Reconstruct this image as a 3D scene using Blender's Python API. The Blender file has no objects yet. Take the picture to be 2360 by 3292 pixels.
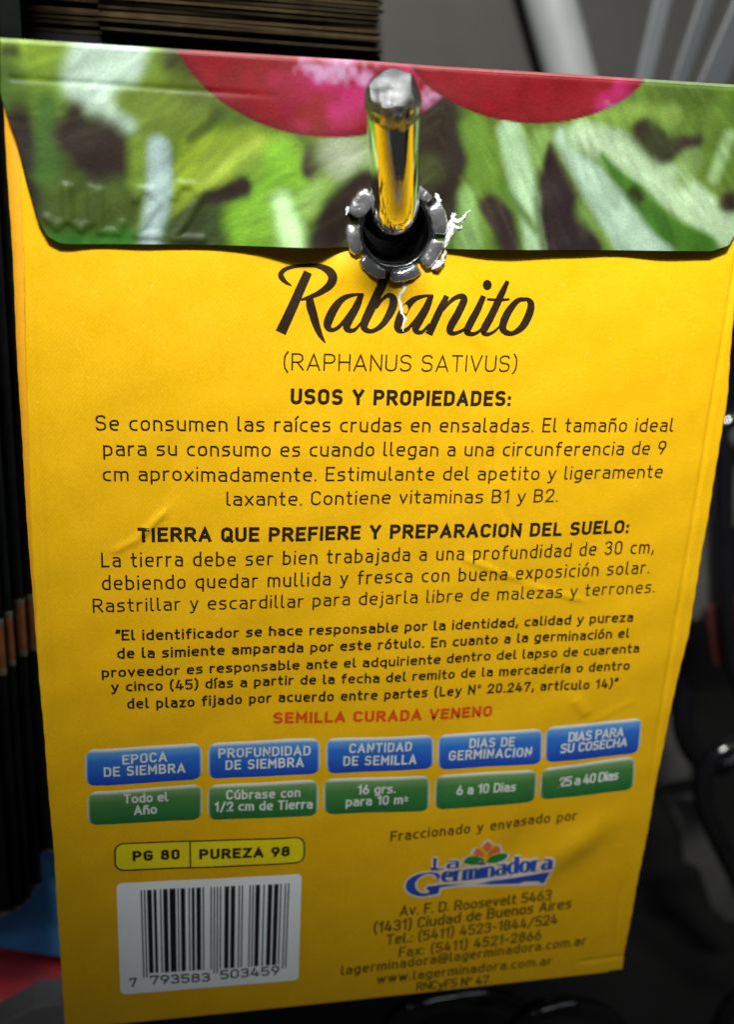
import bpy, bmesh, math, random
import numpy as np
from mathutils import Vector, Matrix

random.seed(7)
rng = np.random.default_rng(7)
MM = 0.001
scene = bpy.context.scene
C = scene.collection

# ---------------------------------------------------------------- camera, world, light, exposure
CAM_LOC = [-0.0248, -0.11367, 0.00807]
CAM_AXES = [[0.981494, -0.184697, 0.050569], [0.013587, 0.330577, 0.943681], [-0.191012, -0.92553, 0.326968]]
LENS = 51.359

cam_data = bpy.data.cameras.new('camera')
cam = bpy.data.objects.new('camera', cam_data)
C.objects.link(cam)
m = Matrix.Identity(4)
for col in range(3):
    for row in range(3):
        m[row][col] = CAM_AXES[col][row]
m.translation = Vector(CAM_LOC)
cam.matrix_world = m
cam_data.sensor_fit = 'HORIZONTAL'
cam_data.sensor_width = 36
cam_data.lens = LENS
cam_data.clip_start = 0.005
cam_data.clip_end = 20
cam_data.dof.use_dof = True
cam_data.dof.focus_distance = 0.1175
cam_data.dof.aperture_fstop = 29
scene.camera = cam

world = bpy.data.worlds.new('World')
scene.world = world
world.use_nodes = True
wn = world.node_tree.nodes
wn['Background'].inputs[0].default_value = (0.78, 0.80, 0.80, 1)
wn['Background'].inputs[1].default_value = 0.035

def area(name, loc, target, sx, sy, power, col):
    d = bpy.data.lights.new(name, 'AREA')
    d.shape = 'RECTANGLE'; d.size = sx; d.size_y = sy; d.energy = power; d.color = col
    o = bpy.data.objects.new(name, d)
    C.objects.link(o)
    o.location = loc
    o.rotation_euler = (Vector(target)-Vector(loc)).to_track_quat('-Z', 'Y').to_euler()
    return o
# unseen lights added in front of the shelf and above it: key and fill
area('key_light', (-0.060, -0.250, 0.300), (0.004, 0, 0.140), 0.085, 0.035, 0.94, (1.0, 0.97, 0.91)).data.spread = math.radians(53)  # added key light from above, beam narrowed so the packet darkens downward
area('fill_strip', (-0.75, -0.55, 0.72), (0, 0, -0.03), 0.60, 0.02, 0.35, (0.88, 0.94, 1.0))  # unseen strip added as soft fill
area('second_fill_strip', (0.75, -0.45, 1.0), (0, 0.1, 0.0), 0.8, 0.03, .8, (0.85, 0.93, 1.0))  # unseen strip added for streak highlights on the metal
area('third_fill_strip', (0.1, -1.3, 1.2), (0, 0.0, 0.0), 0.9, 0.03, 2.2, (0.9, 0.95, 1.0))  # unseen strip added for metal highlights and to lift the packet's bottom

scene.view_settings.view_transform = 'Standard'
scene.view_settings.look = 'None'
scene.view_settings.exposure = 0
scene.view_settings.gamma = 1
scene.render.engine = 'CYCLES'

# ---------------------------------------------------------------- helpers
def lin(c):
    c = np.asarray(c, float)/255.0
    return np.where(c <= 0.04045, c/12.92, ((c+0.055)/1.055)**2.4)

def lin4(c):
    return tuple(float(x) for x in lin(c)) + (1.0,)

def link(name, verts, faces, mat, parent=None, smooth=True):
    me = bpy.data.meshes.new(name)
    me.from_pydata([tuple(v) for v in verts], [], [tuple(int(i) for i in f) for f in faces])
    me.update()
    if smooth:
        me.polygons.foreach_set('use_smooth', [True]*len(me.polygons))
    o = bpy.data.objects.new(name, me)
    if mat is not None:
        me.materials.append(mat)
    C.objects.link(o)
    if parent is not None:
        o.parent = parent
    return o

def empty(name, loc, label, cat, group=None):
    o = bpy.data.objects.new(name, None)
    o.empty_display_size = 0.01
    C.objects.link(o)
    o.location = loc
    return tag(o, label, cat, group)

def tag(o, label, cat, group=None):
    o['label'] = label; o['category'] = cat
    if group:
        o['group'] = group
    return o

def structure(o):
    o['kind'] = 'structure'
    return o

def nodes(name):
    mt = bpy.data.materials.new(name)
    mt.use_nodes = True
    nt = mt.node_tree
    return mt, nt.nodes, nt.links, nt.nodes['Principled BSDF']

def mapping(n, l, scale=(1, 1, 1), rot=(0, 0, 0)):
    tc = n.new('ShaderNodeTexCoord'); mp = n.new('ShaderNodeMapping')
    mp.inputs['Scale'].default_value = scale; mp.inputs['Rotation'].default_value = rot
    l.new(tc.outputs['Object'], mp.inputs['Vector'])
    return mp

def noise(n, l, mp, scale, detail=3, rough=.6):
    t = n.new('ShaderNodeTexNoise')
    t.inputs['Scale'].default_value = scale; t.inputs['Detail'].default_value = detail
    t.inputs['Roughness'].default_value = rough
    l.new(mp.outputs[0], t.inputs['Vector'])
    return t

def ramp(n, l, src, stops):
    r = n.new('ShaderNodeValToRGB')
    e = r.color_ramp.elements
    e[0].position, e[0].color = stops[0][0], stops[0][1]
    e[1].position, e[1].color = stops[-1][0], stops[-1][1]
    for p, c in stops[1:-1]:
        x = e.new(p); x.color = c
    l.new(src, r.inputs[0])
    return r

def paper(name, col=None, var=.08, rough=.42, spec=.45, bump=.25, attribute=None, stripes=0, flecks=.0, grain=5200):
    """printed paper: ink colour, fine print grain, fibre relief"""
    mt, n, l, b = nodes(name)
    mp = mapping(n, l)
    fine = noise(n, l, mp, grain, 4, .7)
    wide = noise(n, l, mp, 330, 4, .6)
    if attribute:
        src = n.new('ShaderNodeAttribute'); src.attribute_name = attribute
        base = src.outputs['Color']
    else:
        src = n.new('ShaderNodeRGB'); src.outputs[0].default_value = col
        base = src.outputs[0]
    mul = ramp(n, l, fine.outputs[0], [(.25, (1-2.2*var,)*3+(1,)), (.75, (1+1.6*var,)*3+(1,))])
    mul2 = ramp(n, l, wide.outputs[0], [(.3, (1-.8*var,)*3+(1,)), (.7, (1+.5*var,)*3+(1,))])
    cur = base
    facs = [mul.outputs[0], mul2.outputs[0]]
    if stripes:
        mps = mapping(n, l, rot=(0, math.radians(-38), 0))
        w = n.new('ShaderNodeTexWave'); w.wave_type = 'BANDS'; w.bands_direction = 'X'
        w.inputs['Scale'].default_value = 880; w.inputs['Distortion'].default_value = .6
        w.inputs['Detail'].default_value = 1
        l.new(mps.outputs[0], w.inputs['Vector'])
        facs.append(ramp(n, l, w.outputs[0], [(0, (1-stripes,)*3+(1,)), (1, (1+stripes*.5,)*3+(1,))]).outputs[0])
    for f in facs:
        mx = n.new('ShaderNodeMix'); mx.data_type = 'RGBA'; mx.blend_type = 'MULTIPLY'
        mx.inputs[0].default_value = 1
        l.new(cur, mx.inputs[6]); l.new(f, mx.inputs[7])
        cur = mx.outputs[2]
    if flecks:
        fn = noise(n, l, mp, 2100, 2, .5)
        fr = ramp(n, l, fn.outputs[0], [(.70, (0, 0, 0, 1)), (.78, (flecks,)*3+(1,))])
        mx = n.new('ShaderNodeMix'); mx.data_type = 'RGBA'
        l.new(fr.outputs[0], mx.inputs[0]); l.new(cur, mx.inputs[6])
        mx.inputs[7].default_value = (.95, .8, .35, 1)
        cur = mx.outputs[2]
    l.new(cur, b.inputs['Base Color'])
    rr = ramp(n, l, wide.outputs[0], [(.3, (rough-.06,)*3+(1,)), (.7, (rough+.08,)*3+(1,))])
    l.new(rr.outputs[0], b.inputs['Roughness'])
    b.inputs['Specular IOR Level'].default_value = spec
    bp = n.new('ShaderNodeBump'); bp.inputs['Strength'].default_value = bump
    bp.inputs['Distance'].default_value = .00006
    mid = noise(n, l, mp, 2600, 5, .75)
    l.new(mid.outputs[0], bp.inputs['Height']); l.new(bp.outputs[0], b.inputs['Normal'])
    return mt

def plain(name, col, rough=.5, metal=0, spec=.5, var=.15, scale=120, bump=0, coat=0):
    mt, n, l, b = nodes(name)
    mp = mapping(n, l)
    t = noise(n, l, mp, scale, 4)
    c = np.array(col[:3])
    r = ramp(n, l, t.outputs[0], [(.3, tuple(c*(1-var))+(1,)), (.7, tuple(np.minimum(c*(1+var), 1))+(1,))])
    l.new(r.outputs[0], b.inputs['Base Color'])
    b.inputs['Roughness'].default_value = rough; b.inputs['Metallic'].default_value = metal
    b.inputs['Specular IOR Level'].default_value = spec
    b.inputs['Coat Weight'].default_value = coat
    if bump:
        bp = n.new('ShaderNodeBump'); bp.inputs['Strength'].default_value = bump
        bp.inputs['Distance'].default_value = .0003
        l.new(t.outputs[0], bp.inputs['Height']); l.new(bp.outputs[0], b.inputs['Normal'])
    return mt

YELLOW = (.80, .455, .004, 1)
M = {}
M['yellow'] = paper('yellow_printed_paper', YELLOW, var=.06, rough=.38, stripes=.035, flecks=.16, bump=.35, grain=4200)
M['yellow_back'] = paper('yellow_back_paper', (.76, .36, .012, 1), var=.06, rough=.5)
M['cut_edge'] = paper('cut_paper_edge', (.80, .62, .16, 1), var=.12, rough=.7)
M['print'] = paper('radish_photo_print', attribute='print', var=.11, rough=.5, bump=.6, spec=.25)
M['ink'] = paper('black_ink', (.026, .015, .006, 1), var=.2, rough=.38, bump=.3)
M['soft_ink'] = paper('worn_brown_ink', (.12, .07, .010, 1), var=.5, grain=2600)
M['bar_ink'] = paper('bar_code_ink', (.010, .010, .014, 1), var=.2)
M['redink'] = paper('red_ink', (.66, .085, .008, 1), var=.12)
M['white'] = paper('white_ink', (.66, .72, .66, 1), var=.08)
M['label_white'] = paper('white_label_print', (.90, .96, 1.0, 1), var=.03)
M['blue_ink'] = paper('blue_ink', (.02, .075, .42, 1), var=.12)
M['leaf_ink'] = paper('green_ink', (.01, .22, .06, 1), var=.1)
M['petal_ink'] = paper('orange_ink', (.72, .16, .07, 1), var=.1)
M['box_yellow'] = paper('bright_yellow_ink', (.86, .72, .01, 1), var=.06)
M['cell'] = paper('cell_print', attribute='print', var=.08)
M['halo'] = paper('pale_halo_ink', (.74, .66, .55, 1), var=.08)

# ---------------------------------------------------------------- the shape of the packet (all in mm)
def seg_dist(u, v, a, b):
    """distance from points to the segment a-b, and the position along it 0..1"""
    dx, dy = b[0]-a[0], b[1]-a[1]
    t = np.clip(((u-a[0])*dx+(v-a[1])*dy)/(dx*dx+dy*dy+1e-12), 0, 1)
    return np.hypot(u-(a[0]+t*dx), v-(a[1]+t*dy)), t

CREASES = [  # u, v, u, v, height mm, half width mm
    (-27.6, 34.6, -24.4, 31.2, .26, .42), (-30.5, 36.2, -27.6, 34.6, .16, .42),
    (-24.4, 31.2, -23.2, 22.0, -.14, .9), (13.2, 20.0, 13.6, 29.0, -.11, .5), (13.6, 29.0, 17.0, 35.0, -.10, .5), (10.0, 37.5, 18.5, 41.0, .14, .4), (12, 15, 13.2, 20, -.07, .6), (4.5, 6.5, 11.5, 12.5, .12, .8), (-5.5, 4.5, -10, 8.5, .10, .8), (27, 57.5, 29.5, 60.5, .22, .9),
    (19.0, 41.5, 27.0, 44.0, .13, .4), (13.2, 34.0, 17.0, 38.0, -.04, .5),
    (-32.0, 50.0, -31.0, 96.0, .05, .9), (1.2, 6.0, 2.0, 11.5, .14, .35),
    (-31.5, 20, -27.5, 44, .09, 1.6), (5, 14, 11, 22, .09, 1.4), (-26, 8, -34, 26, .10, 2.0), (20, 8, 30, 22, -.10, 2.2), (29, 62, 36, 58.5, .06, .5),
    (38.4, 88.0, 38.9, 101.0, -.16, .35), (33.0, 101.6, 41.0, 101.4, -.14, .35)]

def h_body(u, v):
    """how far the front of the pouch stands out from its flat plane, in mm"""
    u = np.asarray(u, float); v = np.asarray(v, float)
    s = np.clip((v+16)/121.0, 0, 1)
    h = .25 + 1.0*np.clip(1-(u/41.5)**2, 0, 1)**.8*np.sin(np.pi*s)**.8
    # the seeds push out one soft lump and the corner beside it falls back
    h = h + .75*np.exp(-((u-30.5)/4.6)**2-((v-80.5+.55*(u-30.5))/3.0)**2)
    h = h - .45*np.exp(-((u-22.5)/3.0)**2-((v-79+.7*(u-22.5))/4.5)**2)
    h = h + .16*np.sin(u*.21+1.0)*np.sin(v*.13+.4)*np.sin(np.pi*s)
    h = h + .075*np.sin(u*.55+v*.31)*np.sin(v*.43-u*.2+1)*np.sin(np.pi*s)
    r = np.hypot(u, v); th = np.arctan2(v, u)
    k = np.exp(-((r-6.2)/2.3)**2)
    h = h + k*(.22*np.cos(5*th+.6)+.16*np.cos(3*th-1.0)+.12)
    h = h - .55*np.exp(-(r/5.0)**2)
    for a in CREASES:
        d, t = seg_dist(u, v, a[:2], a[2:4])
        h = h + a[4]*np.exp(-(d/a[5])**2)*np.clip(4*np.minimum(t+.08, 1.08-t), 0, 1)
    # both side seams: the front sheet lifts at the left and sinks at the right
    h = h + .20*np.exp(-((u+38.0)/.45)**2)*np.clip((v-2)/8, 0, 1)*np.clip((60-v)/12, 0, 1)
    h = h - .22*np.exp(-((u-40.4+.004*v)/.28)**2)*np.clip((75-v)/20, 0, 1)
    return h

def h_flap(u, v):
    u = np.asarray(u, float); v = np.asarray(v, float)
    t = np.clip((v+16.2)/19.2, 0, 1)
    r = np.hypot(u, v)
    gap = .22 + (.75+.35*np.sin(u*.16+2.4)+.12*np.sin(u*.43))*t**2*(1-.9*np.exp(-(r/8.0)**2))
    gap = gap + 1.2*np.exp(-((u+9)/4.0)**2)*t**3*(1-np.exp(-((r-5)/3)**2)) + .9*np.exp(-((u-12)/6.0)**2)*t**3
    h = h_body(u, v)*0 + .25 + .45*np.clip(1-(u/41.5)**2, 0, 1) + gap
    h = h - .55*np.exp(-(r/5.0)**2)
    h = h + .06*np.sin(u*.5+v*.35)*np.sin(v*.6-u*.17+1) + .35*np.exp(-((u+7)/6)**2-((v+9)/5)**2)
    d, tt = seg_dist(u, v, (-38.5, -12.7), (-13.0, -12.6))
    h = h - .13*np.exp(-(d/.25)**2)*np.clip(3*(1.05-tt), 0, 1)
    # round over into the fold at the top
    top = -16.35 + .0*u
    q = np.clip((v-top)/.45, 0, 1)
    h = h - .28*(1-np.sqrt(1-(1-q)**2))
    return h

EDGE_L = [[-39.51, -13.73], [-39.53, -10.9], [-39.51, 3.62], [-39.65, 17.42], [-39.65, 26.19], [-39.59, 37.61], [-39.35, 48.36], [-39.22, 54.77], [-38.99, 64.77], [-38.75, 75.34], [-38.69, 84.62], [-38.67, 94.44], [-38.58, 103.34]]
EDGE_R = [[38.38, -14.97], [40.34, -2.86], [41.86, 14.67], [42.27, 18.85], [42.24, 27.6], [42.21, 38.43], [42.3, 49.03], [41.57, 60.16], [41.13, 72.07], [41.02, 79.81], [40.79, 86.62], [40.61, 94.88], [40.47, 100.97], [40.66, 103.71]]
HANG = [[24, -48.54, -104.21, -65.0, -70.44], [28, -47.3, -106.61, -58.31, -65.21], [31, -46.45, -107.86, -58.52, -65.29], [36, -45.39, -109.08, -58.84, -66.33], [41, -42.01, -106.12, -60.31, -67.89], [46, -42.31, -109.39, -62.09, -69.91]]
SLABS = [['price_rail', 'mid grey metal rail behind the packet at the upper right', 'rail', 'greypaint', [[38.71, 85.55], [193.01, 99.4], [214.13, 3.97], [49.64, -3.23]], 240, 4], ['side_bar', 'narrow pale bar just right of the broad pale bar', 'slat', 'slat', [[108.27, 54.69], [113.19, 55.06], [109.18, 24.26], [104.57, 23.99]], 180, 3], ['side_bar', 'middle dim bar at the upper right edge', 'slat', 'slat_dim', [[116.76, 54.08], [121.15, 54.41], [114.5, 24.27], [109.99, 24.01]], 170, 3], ['side_bar', 'broad dim bar in the upper right corner', 'slat', 'slat_dim', [[121.97, 53.22], [129.71, 53.8], [120.12, 24.3], [112.21, 23.85]], 160, 3], ['divider_plate', 'dark grey plate at the right edge beside the word ideal', 'plate', 'plate', [[123.22, -62.62], [140.38, -61.69], [145.7, -90.05], [119.14, -97.34]], 150, 3], ['divider_plate', 'dark grey plate right of the packet beside the notice text', 'plate', 'plate', [[112.81, -87.74], [130.21, -84.32], [137.19, -115.29], [113.54, -117.4]], 140, 3], ['divider_plate', 'slanting dark grey plate right of the green cells', 'plate', 'plate', [[115.24, -162.71], [125.0, -163.47], [131.87, -177.88], [143.38, -200.11], [148.58, -208.73], [142.22, -208.05], [136.16, -202.79], [129.02, -187.47], [124.1, -184.81], [121.02, -174.79]], 120, 3], ['divider_plate', 'short dark grey plate right of the blue cells', 'plate', 'plate', [[110.92, -144.08], [123.14, -141.74], [128.1, -162.99], [115.04, -165.24]], 130, 3], ['dark_red_packet', 'dark red packet deep in the shelf at the right edge', 'seed packet', 'darkred', [[126.35, -110.65], [139.91, -105.29], [145.18, -133.4], [132.37, -128.71]], 135, 2], ['blue_packet', 'blue packet standing behind the lower left corner of the yellow packet', 'seed packet', 'bluepaper', [[-64.07, -104.21], [-31.33, -106.81], [-32.14, -142.56], [-45.2, -138.42], [-66.27, -132.06]], 52, 2], ['grey_tray', 'small grey tray corner under the red bag at the lower left', 'tray', 'tray', [[-56.2, -136.72], [-47.61, -131.58], [-42.78, -131.28], [-37.83, -136.53], [-38.14, -145.53], [-56.6, -142.79]], 33, 6]]
TUBES = [['black glossy wire hook curling beside the blue cells at the right', [[99.63, 95.0, -111.45], [101.05, 95.0, -122.8], [105.36, 95.0, -131.09], [111.16, 95.0, -135.11], [116.95, 95.0, -133.68], [121.53, 95.0, -130.34]], 2.6], ['long black glossy wire hook running down the right edge of the frame', [[109.07, 80.0, -118.58], [102.41, 80.0, -121.51], [99.57, 80.0, -127.24], [100.89, 80.0, -135.09], [105.57, 80.0, -144.3], [112.6, 80.0, -155.85], [122.25, 80.0, -171.01]], 2.2], ['thin black wire bow at the right edge next to the packet heading', [[151.02, 130.0, -45.35], [120.69, 130.0, -53.89], [121.61, 130.0, -66.62], [126.35, 130.0, -93.4], [133.39, 130.0, -122.19], [144.09, 130.0, -142.94]], 2.5], ['black glossy wire loop under the bottom edge of the yellow packet', [[14.05, 40.0, -160.68], [19.55, 40.0, -149.04], [28.0, 40.0, -145.97], [38.25, 40.0, -148.06], [46.79, 40.0, -155.85], [50.57, 40.0, -166.09]], 2.4], ['second black glossy loop under the lower right of the packet', [[35.91, 30.0, -156.36], [39.58, 30.0, -144.09], [46.56, 30.0, -140.97], [57.1, 30.0, -145.73], [62.76, 30.0, -158.86]], 2.2], ['black wire stub in the lower right corner of the frame', [[110.34, 60.0, -169.77], [104.54, 60.0, -177.29], [102.13, 60.0, -186.32]], 2.0]]
PALE_BAR = [[68.75, 229.0, 114.13], [109.3, 226.0, 19.08]]
FILM = [-52.65, 40.0, -138.35]
PILE_RIGHT = [9.33, 22.31]
PILE_LEFT = [-32.69, 21.82]
HOOK_BEND = [-0.37, -2.4, 0.97]
HOOK_TIP = [-4.12, -14.77, 12.6]
TEXTS = [
['(RAPHANUS SATIVUS)', [-11.7, 15.22], [14.99, 15.08], None, 1.89, 0.09, 'ink', 'latin_name_line'],
['USOS Y PROPIEDADES:', [-10.83, 18.99], [14.64, 19.06], None, 1.78, 0.215, 'ink', 'heading_line'],
['Se consumen las raíces crudas en ensaladas. El tamaño ideal', [-31.83, 22.08], [35.53, 22.19], None, 1.74, 0.118, 'ink', 'text_line'],
['para su consumo es cuando llegan a una circunferencia de 9', [-31.13, 24.92], [35.03, 25.05], None, 1.73, 0.118, 'ink', 'text_line'],
['cm aproximadamente. Estimulante del apetito y ligeramente', [-31.26, 27.82], [35.07, 28.01], None, 1.71, 0.118, 'ink', 'text_line'],
['laxante. Contiene vitaminas B1 y B2.', [-17.79, 30.71], [21.69, 30.77], None, 1.69, 0.118, 'ink', 'text_line'],
['TIERRA QUE PREFIERE Y PREPARACION DEL SUELO:', [-27.66, 35.04], [31.63, 35.12], None, 1.77, 0.215, 'ink', 'heading_line'],
['La tierra debe ser bien trabajada a una profundidad de 30 cm,', [-31.75, 38.06], [35.45, 37.89], None, 1.81, 0.118, 'ink', 'text_line'],
['debiendo quedar mullida y fresca con buena exposición solar.', [-31.76, 40.83], [35.23, 40.63], None, 1.81, 0.118, 'ink', 'text_line'],
['Rastrillar y escardillar para dejarla libre de malezas y terrones.', [-32.85, 43.55], [36.38, 43.3], None, 1.72, 0.118, 'ink', 'text_line'],
['“El identificador se hace responsable por la identidad, calidad y pureza', [-30.42, 47.19], [33.85, 47.14], None, 1.37, 0.18, 'ink', 'notice_line'],
['de la simiente amparada por este rótulo. En cuanto a la germinación el', [-30.3, 49.48], [33.62, 49.37], None, 1.39, 0.18, 'ink', 'notice_line'],
['proveedor es responsable ante el adquiriente dentro del lapso de cuarenta', [-32.13, 51.86], [35.37, 51.6], None, 1.34, 0.18, 'ink', 'notice_line'],
['y cinco (45) días a partir de la fecha del remito de la mercadería o dentro', [-31.09, 53.79], [34.33, 54.01], None, 1.36, 0.18, 'ink', 'notice_line'],
['del plazo fijado por acuerdo entre partes (Ley Nº 20.247, artículo 14)”', [-29.32, 56.12], [32.99, 56.53], [1.77, 56.29], 1.42, 0.18, 'ink', 'notice_line'],
['SEMILLA CURADA VENENO', [-11.9, 59.12], [16.22, 59.78], None, 1.59, 0.24, 'redink', 'warning_line'],
['Fraccionado y envasado por', [3.93, 77.77], [29.94, 76.76], None, 1.63, 0.155, 'soft_ink', 'maker_line'],
['Av. F. D. Roosevelt 5463', [6.01, 90.21], [27.79, 89.84], None, 1.79, 0.15, 'soft_ink', 'address_line'],
['(1431) Ciudad de Buenos Aires', [2.53, 92.73], [30.98, 91.65], None, 1.87, 0.15, 'soft_ink', 'address_line'],
['Tel.: (5411) 4523-1844/524', [4.44, 94.92], [29.24, 94.18], None, 1.81, 0.15, 'soft_ink', 'address_line'],
['Fax: (5411) 4521-2866', [6.35, 97.33], [27.1, 96.72], None, 1.78, 0.15, 'soft_ink', 'address_line'],
['lagerminadora@lagerminadora.com.ar', [-1.63, 99.48], [34.12, 98.45], None, 1.69, 0.15, 'soft_ink', 'address_line'],
['www.lagerminadora.com.ar', [3.53, 101.64], [29.27, 101.47], None, 1.66, 0.15, 'soft_ink', 'address_line'],
['RNCyFS Nº 47', [9.32, 103.77], [20.0, 103.79], None, 1.62, 0.155, 'soft_ink', 'address_line']]
CELLS = [
['blue', [[-34.4, 61.5], [-20.56, 61.2], [-20.49, 66.35], [-34.56, 66.67]], [['EPOCA', [-30.06, 63.78], [-24.76, 63.58], None, 1.37, 0.175, 'white', 'cell_text'], ['DE SIEMBRA', [-32.31, 65.41], [-22.57, 65.28], None, 1.37, 0.175, 'white', 'cell_text']]],
['blue', [[-19.85, 61.34], [-6.01, 61.39], [-5.82, 66.57], [-19.84, 66.46]], [['PROFUNDIDAD', [-18.55, 63.54], [-7.13, 63.84], None, 1.37, 0.175, 'white', 'cell_text'], ['DE SIEMBRA', [-17.67, 65.33], [-7.94, 65.46], None, 1.4, 0.175, 'white', 'cell_text']]],
['blue', [[-5.3, 61.46], [8.65, 61.81], [9.03, 66.85], [-5.07, 66.62]], [['CANTIDAD', [-2.25, 63.78], [5.86, 64.02], None, 1.41, 0.175, 'white', 'cell_text'], ['DE SEMILLA', [-2.92, 65.62], [6.61, 66.02], None, 1.44, 0.175, 'white', 'cell_text']]],
['blue', [[9.15, 61.89], [23.46, 61.97], [23.88, 67.33], [9.5, 67.07]], [['DIAS DE', [13.53, 64.18], [19.69, 64.38], None, 1.42, 0.175, 'white', 'cell_text'], ['GERMINACION', [10.89, 65.81], [22.24, 66.12], None, 1.45, 0.175, 'white', 'cell_text']]],
['blue', [[23.79, 61.8], [37.36, 61.29], [37.74, 66.82], [24.17, 67.21]], [['DIAS PARA', [27.11, 64.23], [34.92, 63.98], None, 1.46, 0.175, 'white', 'cell_text'], ['SU COSECHA', [26.19, 65.92], [35.68, 65.61], None, 1.46, 0.175, 'white', 'cell_text']]],
['green', [[-34.37, 67.51], [-20.49, 67.08], [-20.53, 72.31], [-34.47, 72.3]], [['Todo el', [-30.05, 69.35], [-24.71, 69.39], None, 1.41, 0.175, 'white', 'cell_text'], ['Año', [-28.86, 71.15], [-26.06, 71.14], None, 1.43, 0.175, 'white', 'cell_text']]],
['green', [[-19.88, 67.36], [-5.95, 67.4], [-5.82, 72.86], [-19.87, 72.45]], [['Cúbrase con', [-17.56, 69.6], [-8.2, 69.88], None, 1.39, 0.175, 'white', 'cell_text'], ['1/2 cm de Tierra', [-18.99, 71.27], [-6.58, 71.74], None, 1.42, 0.175, 'white', 'cell_text']]],
['green', [[-5.35, 67.39], [8.57, 67.86], [8.96, 73.41], [-5.15, 72.67]], [['16 grs.', [-0.85, 70.07], [4.14, 70.19], None, 1.45, 0.175, 'white', 'cell_text'], ['para 10 m²', [-2.31, 71.78], [5.93, 72.01], None, 1.47, 0.175, 'white', 'cell_text']]],
['green', [[9.33, 67.92], [23.31, 68.13], [23.68, 73.25], [9.53, 73.21]], [['6 a 10 Dias', [12.4, 71.19], [20.55, 71.24], None, 1.47, 0.175, 'white', 'cell_text']]],
['green', [[23.83, 68.09], [37.25, 67.26], [37.77, 72.58], [24.19, 73.06]], [['25 a 40 Dias', [26.7, 71.24], [35.17, 70.79], None, 1.55, 0.175, 'white', 'cell_text']]]]
BOX = [[-31.3, 75.22], [-7.53, 75.97], [-7.39, 79.95], [-31.33, 79.32]]
DIVIDER = [[-22.04, 75.55], [-22.02, 79.6]]
BOXTEXT = [['PG 80', [-29.18, 78.04], [-23.34, 78.24], None, 1.58, 0.235, 'ink', 'box_text'], ['PUREZA 98', [-20.9, 78.37], [-9.34, 78.76], None, 1.57, 0.235, 'ink', 'box_text']]
BARLABEL = [[-31.27, 81.27], [-7.65, 81.72], [-7.52, 99.6], [-31.22, 99.14]]
BARS = [[-28.3, 82.52], [-9.23, 83.04], [-9.24, 96.65], [-28.24, 95.99]]
BARTEXT = [['7', [-30.01, 98.03], [-29.08, 98.03], None, 1.51, 0.16, 'ink', 'digits'], ['793583', [-27.35, 97.92], [-19.5, 98.35], None, 1.52, 0.16, 'ink', 'digits'], ['503459', [-18.14, 98.14], [-10.17, 98.33], None, 1.55, 0.16, 'ink', 'digits']]
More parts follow.
